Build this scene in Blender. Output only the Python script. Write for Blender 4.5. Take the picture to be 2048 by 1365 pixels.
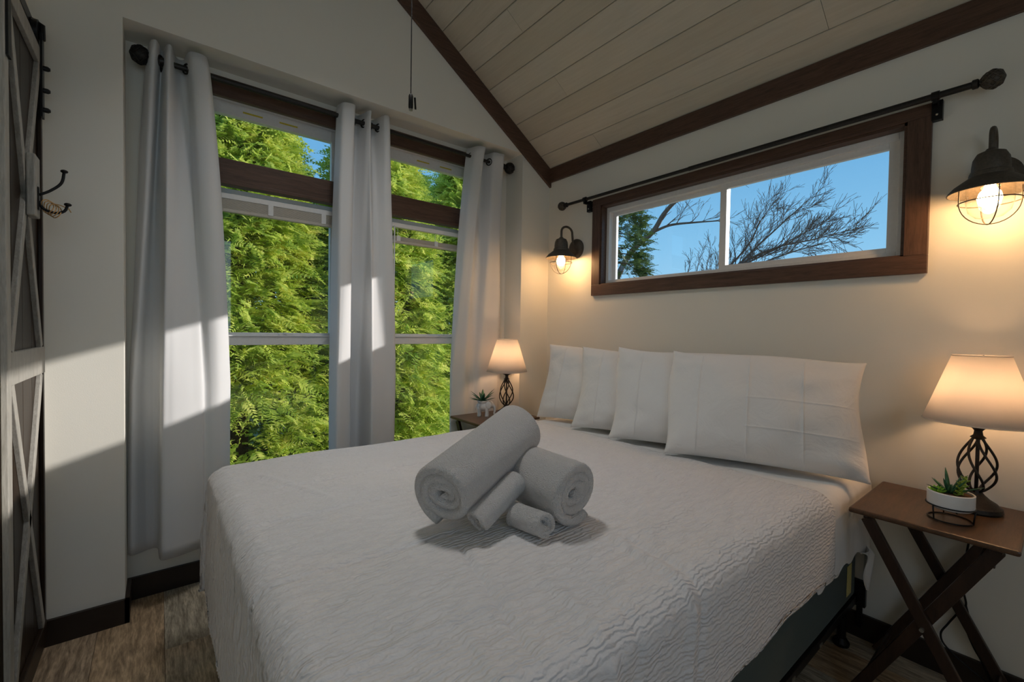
import bpy, bmesh, math, random
import numpy as np
from mathutils import Vector, Matrix
random.seed(7); rng = np.random.default_rng(11)
sc = bpy.context.scene; C = sc.collection
for o in list(bpy.data.objects): bpy.data.objects.remove(o)

# ------------------------------------------------------------------ camera
cd = bpy.data.cameras.new('camera'); cam = bpy.data.objects.new('camera', cd); C.objects.link(cam)
cd.sensor_width = 36.0; cd.lens = 886.554/2048*36.0; cd.clip_start = 0.02; cd.clip_end = 300
FW = Vector((0.62387145, 0.78120182, -0.02254167)); RT = Vector((0.78152493, -0.62367623, 0.01570815)); UP = Vector((0.00178747, 0.02741674, 0.99962249))
M = Matrix((RT, UP, -FW)).transposed().to_4x4(); M.translation = Vector((-2.2841, -2.43958, 1.25))
cam.matrix_world = M; sc.camera = cam

# ------------------------------------------------------------------ world, sun, added fill lights, exposure
sc.view_settings.view_transform = 'Standard'; sc.view_settings.look = 'None'
sc.view_settings.gamma = 1.0; sc.view_settings.exposure = 0.0; sc.view_settings.use_curve_mapping = False
w = bpy.data.worlds.new('sky'); sc.world = w; w.use_nodes = True
nt = w.node_tree; nt.nodes.clear()
wo = nt.nodes.new('ShaderNodeOutputWorld'); bg = nt.nodes.new('ShaderNodeBackground')
tc = nt.nodes.new('ShaderNodeTexCoord'); sx = nt.nodes.new('ShaderNodeSeparateXYZ'); rp = nt.nodes.new('ShaderNodeValToRGB')
nt.links.new(tc.outputs['Generated'], sx.inputs[0]); nt.links.new(sx.outputs['Z'], rp.inputs[0])
e = rp.color_ramp.elements
e[0].position = 0.0; e[0].color = (0.36, 0.62, 0.80, 1); e[1].position = 0.75; e[1].color = (0.09, 0.27, 0.60, 1)
m_ = e.new(0.17); m_.color = (0.22, 0.50, 0.76, 1); m_ = e.new(0.33); m_.color = (0.135, 0.38, 0.66, 1)
nt.links.new(rp.outputs[0], bg.inputs[0]); bg.inputs[1].default_value = 1.2
nt.links.new(bg.outputs[0], wo.inputs[0])
SUN_DIR = Vector((-1.0, 0.45, -0.34)).normalized()
sl = bpy.data.lights.new('sun', 'SUN'); so = bpy.data.objects.new('sun', sl); C.objects.link(so)
sl.energy = 4.6; sl.angle = 0.012; sl.color = (1.0, 0.95, 0.90); so.location = (8, -5, 5)
so.rotation_euler = SUN_DIR.to_track_quat('-Z', 'Y').to_euler()
# added fill light behind the camera, outside the added back-wall opening
al = bpy.data.lights.new('back_fill_light', 'AREA'); ao = bpy.data.objects.new('back_fill_light', al); C.objects.link(ao)
al.shape = 'RECTANGLE'; al.size = 1.6; al.size_y = 1.3; al.energy = 5.0; al.color = (0.96, 0.97, 1.0)
ao.location = (-2.3, -3.96, 1.75); ao.rotation_euler = (math.radians(90), 0, 0)
# added overhead fill, set at the unseen fan whose pull chain hangs into view
FAN = Vector((-1.55, -0.90, 3.16))
fl = bpy.data.lights.new('fan_fill_light', 'AREA'); fo = bpy.data.objects.new('fan_fill_light', fl); C.objects.link(fo)
fl.shape = 'DISK'; fl.size = 0.36; fl.spread = math.radians(118); fl.energy = 6.2; fl.color = (0.99, 0.975, 0.96); fo.location = FAN - Vector((0, 0, 0.14))

# ------------------------------------------------------------------ materials
def s2l(r, g=None, b=None):
    if g is None: r, g, b = r
    f = lambda v: (v/255/12.92 if v/255 <= .04045 else ((v/255+.055)/1.055)**2.4)
    return (f(r), f(g), f(b), 1)
MATS = {}
class NT:
    def __init__(s, name):
        s.m = bpy.data.materials.new(name); s.m.use_nodes = True; s.t = s.m.node_tree; s.n = s.t.nodes
        s.n.clear(); s.out = s.n.new('ShaderNodeOutputMaterial')
    def new(s, t, **kw):
        n = s.n.new(t)
        for k, v in kw.items():
            if k.startswith('i_'): n.inputs[k[2:].replace('_', ' ')].default_value = v
            else: setattr(n, k, v)
        return n
    def link(s, a, b): s.t.links.new(a, b)
    def coord(s, kind='Object', scale=(1, 1, 1), rand=False):
        tcn = s.new('ShaderNodeTexCoord'); mp = s.new('ShaderNodeMapping'); mp.inputs['Scale'].default_value = scale
        src = tcn.outputs[kind]
        if rand:
            oi = s.new('ShaderNodeObjectInfo'); ml = s.new('ShaderNodeMath', operation='MULTIPLY'); ml.inputs[1].default_value = 37.0
            s.link(oi.outputs['Random'], ml.inputs[0]); s.link(ml.outputs[0], mp.inputs['Location'])
        s.link(src, mp.inputs[0]); return mp.outputs[0]
    def noise(s, vec, scale=5, detail=3, rough=.5, dist=0):
        n = s.new('ShaderNodeTexNoise'); n.inputs['Scale'].default_value = scale; n.inputs['Detail'].default_value = detail
        n.inputs['Roughness'].default_value = rough; n.inputs['Distortion'].default_value = dist
        s.link(vec, n.inputs['Vector']); return n.outputs['Fac']
    def ramp(s, fac, cols):
        r = s.new('ShaderNodeValToRGB'); el = r.color_ramp.elements
        for i, (p, c) in enumerate(cols):
            q = el[i] if i < 2 else el.new(p)
            q.position = p; q.color = c
        s.link(fac, r.inputs[0]); return r.outputs[0]
    def bump(s, h, strength=.3, dist=.01):
        b = s.new('ShaderNodeBump'); b.inputs['Strength'].default_value = strength; b.inputs['Distance'].default_value = dist
        s.link(h, b.inputs['Height']); return b.outputs[0]
    def bsdf(s, color, rough=.6, metal=0, normal=None, spec=.3, sheen=0):
        p = s.new('ShaderNodeBsdfPrincipled')
        if isinstance(color, tuple): p.inputs['Base Color'].default_value = color
        else: s.link(color, p.inputs['Base Color'])
        p.inputs['Roughness'].default_value = rough; p.inputs['Metallic'].default_value = metal
        p.inputs['Specular IOR Level'].default_value = spec
        if sheen: p.inputs['Sheen Weight'].default_value = sheen; p.inputs['Sheen Roughness'].default_value = .5
        if normal is not None: s.link(normal, p.inputs['Normal'])
        return p
    def done(s, sh):
        s.link(sh if isinstance(sh, bpy.types.NodeSocket) else sh.outputs[0], s.out.inputs[0]); MATS[s.m.name] = s.m; return s.m

def mat_paint(name, col, bump=.08):
    t = NT(name); v = t.coord(); n = t.noise(v, 240, 2); big = t.noise(v, 1.3, 2)
    c = t.ramp(big, [(.3, tuple(x*.97 for x in col[:3])+(1,)), (.7, col)])
    return t.done(t.bsdf(c, .75, 0, t.bump(n, bump, .002), .2))
def mat_plain(name, col, rough=.5, metal=0, spec=.4, nscale=60, bs=.1, var=.12):
    t = NT(name); v = t.coord(); n = t.noise(v, nscale, 3)
    c = t.ramp(n, [(.3, tuple(x*(1-var) for x in col[:3])+(1,)), (.7, tuple(min(1, x*(1+var)) for x in col[:3])+(1,))])
    return t.done(t.bsdf(c, rough, metal, t.bump(n, bs, .002), spec))
def mat_wood(name, dark, light, stretch, rough=.45, rand=True, scale=6, bs=.15, spec=.35):
    t = NT(name); v = t.coord('Object', stretch, rand)
    n = t.noise(v, scale, 6, .62, .6); f = t.noise(v, scale*4, 4, .6)
    mx = t.new('ShaderNodeMix', data_type='FLOAT'); mx.inputs[0].default_value = .35; t.link(n, mx.inputs[2]); t.link(f, mx.inputs[3])
    c = t.ramp(mx.outputs[0], [(.32, dark), (.68, light)])
    return t.done(t.bsdf(c, rough, 0, t.bump(f, bs, .003), spec))
def mat_cloth(name, col, scale=900, bs=.25, trans=0, dist=.0015, wr=0, sheen=.15):
    t = NT(name); v = t.coord(); n = t.noise(v, scale, 2)
    nrm = t.bump(n, bs, dist)
    if wr:
        n2 = t.noise(v, 9, 4, .55, 1.2); b2 = t.new('ShaderNodeBump'); b2.inputs['Strength'].default_value = wr; b2.inputs['Distance'].default_value = .02
        t.link(n2, b2.inputs['Height']); t.link(nrm, b2.inputs['Normal']); nrm = b2.outputs[0]
    p = t.bsdf(col, .9, 0, nrm, .1, sheen)
    if trans:
        tr = t.new('ShaderNodeBsdfTranslucent'); tr.inputs[0].default_value = col; mx = t.new('ShaderNodeMixShader'); mx.inputs[0].default_value = trans
        t.link(p.outputs[0], mx.inputs[1]); t.link(tr.outputs[0], mx.inputs[2]); return t.done(mx)
    return t.done(p)
def mat_emit(name, col, strength):
    t = NT(name); em = t.new('ShaderNodeEmission'); em.inputs[0].default_value = col; em.inputs[1].default_value = strength; return t.done(em)
def mat_glass(name, tint=(1, 1, 1, 1), base=.04):
    t = NT(name); tr = t.new('ShaderNodeBsdfTransparent'); tr.inputs[0].default_value = tint
    gl = t.new('ShaderNodeBsdfGlossy'); gl.inputs['Roughness'].default_value = .01
    lw = t.new('ShaderNodeLayerWeight'); lw.inputs[0].default_value = .5; pw = t.new('ShaderNodeMath', operation='POWER'); pw.inputs[1].default_value = 5.0
    t.link(lw.outputs['Facing'], pw.inputs[0]); fr = t.new('ShaderNodeMath', operation='MULTIPLY_ADD'); fr.inputs[1].default_value = 1-base; fr.inputs[2].default_value = base
    t.link(pw.outputs[0], fr.inputs[0]); mx = t.new('ShaderNodeMixShader')
    t.link(fr.outputs[0], mx.inputs[0]); t.link(tr.outputs[0], mx.inputs[1]); t.link(gl.outputs[0], mx.inputs[2]); return t.done(mx)

mat_paint('wall_paint', (0.78, 0.755, 0.675, 1))
mat_paint('white_paint', (0.72, 0.71, 0.68, 1), .04)
mat_plain('vinyl', (0.72, 0.71, 0.69, 1), .4, 0, .4, 90, .03, .03)
mat_plain('blind_vinyl', (0.52, 0.48, 0.41, 1), .5, 0, .3, 90, .03, .04)
mat_wood('trim_wood_y', s2l(66, 48, 38), s2l(100, 75, 61), (14, 1.2, 14), .42, False)
mat_wood('trim_wood_x', s2l(66, 48, 38), s2l(100, 75, 61), (1.2, 14, 14), .42, False)
mat_wood('trim_wood_z', s2l(66, 48, 38), s2l(100, 75, 61), (14, 14, 1.2), .42, False)
mat_wood('door_wood', s2l(24, 17, 10), s2l(50, 35, 21), (10, 10, 1.0), .4, False)
mat_wood('door_white', s2l(132, 129, 120), s2l(172, 168, 160), (12, 12, 1.5), .5, False)
mat_plain('baseboard_dark', s2l(40, 30, 23), .4, 0, .4, 20, .05)
mat_plain('dark_metal', s2l(46, 44, 42), .45, .6, .5, 120, .1, .2)
mat_plain('iron_lamp', s2l(50, 44, 38), .5, .5, .5, 160, .25, .3)
mat_plain('black_metal', s2l(26, 25, 25), .4, .5, .5, 120, .05)
mat_plain('bronze', s2l(84, 77, 68), .55, .45, .4, 140, .2, .2)
mat_plain('steel', s2l(170, 168, 160), .3, .9, .5, 80, .03)
mat_plain('ceramic', (0.78, 0.77, 0.74, 1), .3, 0, .5, 30, .02, .03)
mat_plain('soil', s2l(92, 70, 52), .95, 0, .1, 160, .8, .4)
mat_plain('succulent_dark', s2l(44, 92, 60), .45, 0, .4, 60, .1, .3)
mat_plain('succulent_light', s2l(128, 178, 46), .5, 0, .4, 60, .1, .2)
mat_plain('succulent_yellow', s2l(120, 150, 48), .5, 0, .4, 60, .1, .3)
mat_plain('cord_black', s2l(18, 17, 17), .5, 0, .3, 60, .02)
mat_plain('twine', s2l(190, 150, 100), .9, 0, .1, 400, .4)
mat_plain('law_label_paper', s2l(205, 195, 130), .8, 0, .2, 200, .05)
mat_plain('label_ink', s2l(90, 86, 70), .8, 0, .2, 200, .05)
mat_plain('yellow_sticker', s2l(200, 180, 60), .7, 0, .2, 200, .05)
mat_plain('grommet_metal', s2l(62, 58, 54), .4, .7, .5, 120, .05)
mat_plain('bark', s2l(118, 102, 92), .9, 0, .1, 30, .6, .3)
mat_plain('bark_brown', s2l(92, 70, 50), .9, 0, .1, 30, .6, .3)
mat_cloth('curtain_cloth', (0.80, 0.80, 0.80, 1), 900, .15, .30)
mat_cloth('pillow_cloth', (0.77, 0.75, 0.72, 1), 1200, .1, 0, .001, .35)
mat_cloth('sheet_cloth', (0.80, 0.79, 0.77, 1), 1200, .1, 0, .001, .18)
mat_cloth('terry_cloth', (0.80, 0.77, 0.74, 1), 330, 1.0, 0, .012, .25, .4)
mat_cloth('box_spring_cloth', s2l(60, 74, 70), 700, .5, 0, .003)
mat_cloth('shade_cloth', (0.86, 0.82, 0.77, 1), 500, .15, .62)
mat_glass('window_glass'); mat_glass('jar_glass', (1, .98, .95, 1), .02)
mat_emit('sconce_bulb', (1.0, 0.58, 0.26, 1), 98)
mat_emit('lamp_bulb', (1.0, 0.58, 0.30, 1), 70)
mat_emit('added_bowl_glow', (0.95, 0.97, 1.0, 1), 0.6)  # added glow for the unseen bowl above the overhead fill
def _coverlet():
    t = NT('coverlet_cloth'); v = t.coord('UV', (1, 1, 1))
    mp = t.new('ShaderNodeMapping'); mp.inputs['Scale'].default_value = (.70, 1, 1); t.link(v, mp.inputs[0])
    wv = t.new('ShaderNodeTexWave', wave_type='BANDS', bands_direction='Y'); wv.inputs['Scale'].default_value = 26; wv.inputs['Distortion'].default_value = 8.0
    wv.inputs['Detail'].default_value = 2.0; wv.inputs['Detail Scale'].default_value = 1.6; t.link(mp.outputs[0], wv.inputs['Vector'])
    am = t.noise(v, 22, 2); mu = t.new('ShaderNodeMath', operation='MULTIPLY'); t.link(wv.outputs['Fac'], mu.inputs[0]); t.link(am, mu.inputs[1]); n1 = mu.outputs[0]
    n2 = t.noise(v, 6, 4, .55, 1.5)
    n3 = t.noise(v, 38, 3, .6, .6); sm = t.new('ShaderNodeMath', operation='MULTIPLY_ADD'); t.link(n3, sm.inputs[0]); sm.inputs[1].default_value = .7; t.link(n1, sm.inputs[2])
    b1 = t.bump(sm.outputs[0], .62, .0078)
    b2 = t.new('ShaderNodeBump'); b2.inputs['Strength'].default_value = .25; b2.inputs['Distance'].default_value = .03
    t.link(n2, b2.inputs['Height']); t.link(b1, b2.inputs['Normal'])
    t.done(t.bsdf((0.78, 0.76, 0.75, 1), .85, 0, b2.outputs[0], .15, .15))
_coverlet()
def _floor():
    t = NT('floor_plank'); v = t.coord('Object', (9, 1.1, 9), True)
    oi = t.new('ShaderNodeObjectInfo')
    base = t.ramp(oi.outputs['Random'], [(0, s2l(160, 148, 128)), (.3, s2l(190, 184, 168)), (.5, s2l(172, 142, 106)), (.7, s2l(172, 168, 158)), (1, s2l(204, 196, 178))])
    n = t.noise(v, 5, 6, .65, .8); f = t.noise(v, 18, 5, .7)
    mx = t.new('ShaderNodeMix', data_type='RGBA', blend_type='MULTIPLY'); mx.inputs[0].default_value = .85
    t.link(base, mx.inputs[6]); t.link(t.ramp(n, [(.34, (.42, .39, .35, 1)), (.62, (1.3, 1.27, 1.22, 1))]), mx.inputs[7])
    m2 = t.new('ShaderNodeMix', data_type='RGBA', blend_type='MULTIPLY'); m2.inputs[0].default_value = .5
    t.link(mx.outputs[2], m2.inputs[6]); t.link(t.ramp(f, [(.38, (.42, .40, .37, 1)), (.58, (1.25, 1.25, 1.25, 1))]), m2.inputs[7])
    t.done(t.bsdf(m2.outputs[2], .5, 0, t.bump(f, .15, .002), .35))
_floor()
def _board():
    t = NT('ceiling_board'); v = t.coord('Object', (14, 1.0, 14), True)
    oi = t.new('ShaderNodeObjectInfo'); n = t.noise(v, 4, 5, .6, .8); f = t.noise(v, 20, 4, .7)
    base = t.ramp(oi.outputs['Random'], [(0, s2l(192, 184, 166)), (1, s2l(202, 195, 179))])
    mx = t.new('ShaderNodeMix', data_type='RGBA', blend_type='MULTIPLY'); mx.inputs[0].default_value = .5
    t.link(base, mx.inputs[6]); t.link(t.ramp(n, [(.3, (.84, .82, .79, 1)), (.65, (1.04, 1.04, 1.04, 1))]), mx.inputs[7])
    t.done(t.bsdf(mx.outputs[2], .55, 0, t.bump(f, .12, .002), .3))
_board()
def _leaf(name, cols, tr=.35):
    t = NT(name); v = t.coord('Object', (1, 1, 1)); n = t.noise(v, 7, 4, .7); c = t.ramp(n, cols)
    p = t.bsdf(c, .55, 0, None, .25); tl = t.new('ShaderNodeBsdfTranslucent'); t.link(c, tl.inputs[0])
    mx = t.new('ShaderNodeMixShader'); mx.inputs[0].default_value = tr; t.link(p.outputs[0], mx.inputs[1]); t.link(tl.outputs[0], mx.inputs[2]); t.done(mx)
_leaf('hemlock_leaf', [(.32, (0.22, 0.38, 0.06, 1)), (.5, (0.66, 0.76, 0.14, 1)), (.66, (0.95, 0.90, 0.26, 1))], .45)
_leaf('spruce_leaf', [(.35, (0.05, 0.10, 0.03, 1)), (.65, (0.18, 0.26, 0.08, 1))])
def _ground():
    t = NT('ground_cover'); v = t.coord(); n = t.noise(v, 1.2, 5, .65); f = t.noise(v, 30, 4, .7)
    c = t.ramp(n, [(.35, s2l(96, 110, 52)), (.55, s2l(150, 140, 120)), (.7, s2l(180, 172, 165))]); t.done(t.bsdf(c, .95, 0, t.bump(f, .6, .03), .1))
_ground()

# ------------------------------------------------------------------ helpers
LOC = {}
class MB:
    def __init__(s): s.v = []; s.f = []; s.uv = None
    def add(s, vs, fs):
        b = len(s.v); s.v += [tuple(p) for p in vs]; s.f += [tuple(i+b for i in q) for q in fs]; return s
    def box(s, x0, x1, y0, y1, z0, z1):
        return s.add([(x0,y0,z0),(x1,y0,z0),(x1,y1,z0),(x0,y1,z0),(x0,y0,z1),(x1,y0,z1),(x1,y1,z1),(x0,y1,z1)],
                     [(3,2,1,0),(4,5,6,7),(0,1,5,4),(1,2,6,5),(2,3,7,6),(3,0,4,7)])
    def prism(s, poly, axis, t0, t1):
        n = len(poly); P = lambda p, t: {'x': (t, p[0], p[1]), 'y': (p[0], t, p[1]), 'z': (p[0], p[1], t)}[axis]
        return s.add([P(p, t0) for p in poly]+[P(p, t1) for p in poly],
                     [tuple(range(n))[::-1], tuple(range(n, 2*n))]+[(i, (i+1) % n, n+(i+1) % n, n+i) for i in range(n)])
    def beam(s, a, b, wdt, hgt, up=(0, 0, 1)):
        a = Vector(a); b = Vector(b); d = (b-a).normalized(); upv = Vector(up)
        sd = d.cross(upv); sd = sd.normalized() if sd.length > 1e-5 else Vector((1, 0, 0)); u2 = sd.cross(d)
        vs = [p+sd*i*wdt/2+u2*j*hgt/2 for p in (a, b) for i, j in ((-1,-1),(1,-1),(1,1),(-1,1))]
        return s.add(vs, [(3,2,1,0),(4,5,6,7),(0,1,5,4),(1,2,6,5),(2,3,7,6),(3,0,4,7)])
    def tube(s, pts, r, n=8, cap=True, closed=False):
        pts = [Vector(p) for p in pts]; m = len(pts); rs = r if isinstance(r, (list, tuple)) else [r]*m
        vs = []; prev = None
        for i, p in enumerate(pts):
            if closed: d = pts[(i+1) % m]-pts[i-1]
            else: d = pts[min(i+1, m-1)]-pts[max(i-1, 0)]
            d.normalize()
            if prev is None:
                a = Vector((0, 0, 1)) if abs(d.z) < .9 else Vector((1, 0, 0)); sd = d.cross(a).normalized()
            else: sd = (prev-d*prev.dot(d)).normalized()
            prev = sd; u2 = d.cross(sd)
            vs += [p+(sd*math.cos(2*math.pi*k/n)+u2*math.sin(2*math.pi*k/n))*rs[i] for k in range(n)]
        fs = [(i*n+k, i*n+(k+1) % n, ((i+1) % m)*n+(k+1) % n, ((i+1) % m)*n+k) for i in range(m if closed else m-1) for k in range(n)]
        if cap and not closed: fs += [tuple(range(n))[::-1], tuple(range((m-1)*n, m*n))]
        return s.add(vs, fs)
    def lathe(s, prof, c=(0, 0, 0), n=32, axis='z', closed=False):
        vs = []; c = Vector(c)
        for r, h in prof:
            for k in range(n):
                a = 2*math.pi*k/n; x, y = r*math.cos(a), r*math.sin(a)
                vs.append(c+Vector({'z': (x, y, h), 'x': (h, x, y), 'y': (x, h, y)}[axis]))
        m = len(prof); fs = [(i*n+k, i*n+(k+1) % n, ((i+1) % m)*n+(k+1) % n, ((i+1) % m)*n+k) for i in range(m if closed else m-1) for k in range(n)]
        if not closed:
            if prof[0][0] > 1e-6: fs.append(tuple(range(n))[::-1])
            if prof[-1][0] > 1e-6: fs.append(tuple(range((m-1)*n, m*n)))
        return s.add(vs, fs)
    def ball(s, c, rx, ry=None, rz=None, n=12, m=8):
        ry = ry or rx; rz = rz or rx; c = Vector(c); vs = [c+Vector((0, 0, -rz))]
        for i in range(1, m):
            t = -math.pi/2+math.pi*i/m
            vs += [c+Vector((rx*math.cos(t)*math.cos(2*math.pi*k/n), ry*math.cos(t)*math.sin(2*math.pi*k/n), rz*math.sin(t))) for k in range(n)]
        vs.append(c+Vector((0, 0, rz))); L = len(vs)-1
        fs = [(0, 1+(k+1) % n, 1+k) for k in range(n)]+[(L, L-n+k, L-n+(k+1) % n) for k in range(n)]
        fs += [(1+i*n+k, 1+i*n+(k+1) % n, 1+(i+1)*n+(k+1) % n, 1+(i+1)*n+k) for i in range(m-2) for k in range(n)]
        return s.add(vs, fs)
    def grid(s, rows):
        m = len(rows); n = len(rows[0]); return s.add([p for r in rows for p in r], [(i*n+j, i*n+j+1, (i+1)*n+j+1, (i+1)*n+j) for i in range(m-1) for j in range(n-1)])
    def leaf(s, base, d, L, wd, th=.25, bend=.3, n=6):
        base = Vector(base); d = Vector(d).normalized(); sd = d.cross(Vector((0, 0, 1))); sd = sd.normalized() if sd.length > 1e-3 else Vector((1, 0, 0)); up = sd.cross(d)
        vs = []
        for i in range(n+1):
            t = i/n; p = base+d*L*t+Vector((0, 0, -1))*bend*L*t*t; q = wd*(.55+.9*t-1.45*t**2.2)*.9+.0006
            q = max(q, .0006); vs += [p-sd*q, p-up*q*th*2, p+sd*q, p+up*q*th*.6]
        fs = [(i*4+k, i*4+(k+1) % 4, i*4+4+(k+1) % 4, i*4+4+k) for i in range(n) for k in range(4)]+[(3, 2, 1, 0), tuple(range(n*4, n*4+4))]
        return s.add(vs, fs)
def link(name, data, mat, parent=None, smooth=False, loc=None):
    o = bpy.data.objects.new(name, data); C.objects.link(o)
    if mat: data.materials.append(MATS[mat] if isinstance(mat, str) else mat)
    if smooth: data.polygons.foreach_set('use_smooth', [True]*len(data.polygons))
    if parent is not None: o.parent = parent
    if loc is not None: o.location = loc
    return o
def build(name, mb, mat, parent=None, smooth=False, world=True, origin=None, bevel=0, auto=False, bseg=2):
    """verts given in world space are made local to the parent (or to `origin`)"""
    off = Vector((0, 0, 0))
    if world and parent is not None: off = LOC.get(parent.name, Vector((0, 0, 0)))
    V = [Vector(v)-off for v in mb.v]; loc = None
    if parent is None:
        if origin is None:
            A = np.array(V); lo = A.min(0); hi = A.max(0); origin = ((lo[0]+hi[0])/2, (lo[1]+hi[1])/2, lo[2])
        loc = Vector(origin); V = [v-loc for v in V]
    me = bpy.data.meshes.new(name); me.from_pydata([tuple(v) for v in V], [], mb.f)
    bm = bmesh.new(); bm.from_mesh(me); bmesh.ops.recalc_face_normals(bm, faces=bm.faces); bm.to_mesh(me); bm.free()
    if mb.uv is not None:
        ul = me.uv_layers.new(name='UVMap'); li = np.zeros(len(me.loops), dtype=np.int32); me.loops.foreach_get('vertex_index', li)
        ul.data.foreach_set('uv', np.array(mb.uv, dtype=np.float32)[li].ravel())
    o = link(name, me, mat, parent, smooth, loc)
    if parent is None: LOC[o.name] = loc
    else: LOC[o.name] = off
    if bevel:
        b = o.modifiers.new('bevel', 'BEVEL'); b.width = bevel; b.segments = bseg; b.limit_method = 'ANGLE'; b.angle_limit = math.radians(40)
    if auto:
        me.polygons.foreach_set('use_smooth', [True]*len(me.polygons))
        try: me.set_sharp_from_angle(angle=math.radians(38))
        except Exception: pass
    return o
def thing(name, loc, label, cat, group=None, kind=None):
    o = bpy.data.objects.new(name, None); C.objects.link(o); o.empty_display_size = .05; o.location = loc; LOC[o.name] = Vector(loc)
    if label: o['label'] = label
    if cat: o['category'] = cat
    if group: o['group'] = group
    if kind: o['kind'] = kind
    return o
def tag(o, label, cat, group=None, kind=None):
    o['label'] = label
    if cat: o['category'] = cat
    if group: o['group'] = group
    if kind: o['kind'] = kind
    return o
def struct(o, label=None):
    o['kind'] = 'structure'
    if label: o['label'] = label
    return o
def B(*a): return MB().box(*a)
def cr(pts, n):                                # Catmull-Rom through 2D/3D points, n samples
    P = [np.array(p, float) for p in pts]; P = [2*P[0]-P[1]]+P+[2*P[-1]-P[-2]]; out = []; m = len(P)-3
    for i in range(n):
        t = i/(n-1)*m; k = min(int(t), m-1); u = t-k; a, b, c, d = P[k:k+4]
        out.append(.5*((2*b)+(-a+c)*u+(2*a-5*b+4*c-d)*u*u+(-a+3*b-3*c+d)*u**3))
    return out

# ------------------------------------------------------------------ room shell
XL, YB = -3.60, -3.80               # far left of the room, back wall (behind the camera)
RIDGE = (-1.80, 2.448+.666*1.80)
NL, NR, NZ, ND = -2.395, -0.263, 2.507, 0.189      # window niche
W1 = (-2.19, -1.45); W2 = (-1.21, -0.47); WZ = (0.45, 2.40)
fb = struct(build('floor', B(XL, .14, YB-.1, .32, -.12, -.006), 'soil', origin=(0, 0, -.12)), 'weathered grey and brown wood plank floor')
PLW, PLL = 0.212, 1.22
pm = {}
def plank(x0, x1, y0, y1):
    key = (round(x1-x0, 3), round(y1-y0, 3))
    if key not in pm:
        q = B(-key[0]/2+.0007, key[0]/2-.0007, -key[1]/2+.0007, key[1]/2-.0007, 0, .006)
        me = bpy.data.meshes.new('plank'); me.from_pydata(q.v, [], q.f); me.materials.append(MATS['floor_plank']); pm[key] = me
    o = bpy.data.objects.new('plank', pm[key]); C.objects.link(o); o.parent = fb
    o.location = Vector(((x0+x1)/2, (y0+y1)/2, -.006))-LOC[fb.name]
k = 0; x = -2.266-PLW*6
offs = {6: -.305, 5: -.70, 4: -.35, 7: -1.0}
while x < .0:
    x1 = min(x+PLW, .0); y = offs.get(k, -.3-((k*.47) % 1.22)); ys = [y-PLL*3, y-PLL*2, y-PLL, y, y+PLL]
    for a, b in zip(ys[:-1], ys[1:]):
        a = max(a, YB); b = min(b, .189)
        if b-a > .05 and not (x1 < XL+.01): plank(max(x, XL), x1, a, b)
    x += PLW; k += 1

# front wall (gable end with the window niche)
f = MB()
f.box(XL, NL, 0, .31, 0, NZ); f.box(NR, .14, 0, .31, 0, NZ)
f.prism([(XL, NZ), (.14, NZ), (.14, NZ+.02), (RIDGE[0], RIDGE[1]+.06), (XL, NZ+.02)], 'y', 0, .31)
f.box(NL, W1[0], ND, .31, 0, NZ); f.box(W1[1], W2[0], ND, .31, 0, NZ); f.box(W2[1], NR, ND, .31, 0, NZ)
for a, b in (W1, W2): f.box(a, b, ND, .31, 0, WZ[0]); f.box(a, b, ND, .31, WZ[1], NZ)
struct(build('wall_front', f, 'wall_paint', origin=(-1.8, .15, 0)), 'off-white gable wall with a recessed window niche')
# right wall (bed head) with the high window
HY0, HY1, HZ0, HZ1 = -2.032, -0.510, 1.565, 2.083
r_ = MB()
r_.box(0, .14, YB, HY0, 0, 2.46); r_.box(0, .14, HY1, .0, 0, 2.46); r_.box(0, .14, HY0, HY1, 0, HZ0); r_.box(0, .14, HY0, HY1, HZ1, 2.46)
struct(build('wall_right', r_, 'wall_paint', origin=(.07, -1.9, 0)), 'off-white wall behind the bed')
# left side: closet front carrying the barn door, its return, outer left wall, back wall with an added window opening
l_ = MB(); l_.box(-2.76, -2.66, -.66, 0, 0, 3.1); l_.box(XL, -2.76, -.66, -.56, 0, 3.1)
struct(build('wall_left', l_, 'wall_paint', origin=(-2.71, -.3, 0)), 'closet wall behind the barn door')
l2 = B(XL-.1, XL, YB, 0, 0, 2.5)
struct(build('wall_outer', l2, 'wall_paint', origin=(XL, -1.8, 0)), 'plain wall left of the camera')
b_ = MB(); b_.box(XL-.1, -3.1, YB-.1, YB, 0, 2.5); b_.box(-1.5, .14, YB-.1, YB, 0, 2.5); b_.box(-3.1, -1.5, YB-.1, YB, 0, 1.1); b_.box(-3.1, -1.5, YB-.1, YB, 2.4, 2.5)
b_.prism([(XL, 2.5), (.14, 2.5), (RIDGE[0], RIDGE[1]+.06)], 'y', YB-.1, YB)
struct(build('wall_back', b_, 'wall_paint', origin=(-1.8, YB, 0)), 'plain wall behind the camera')
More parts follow.
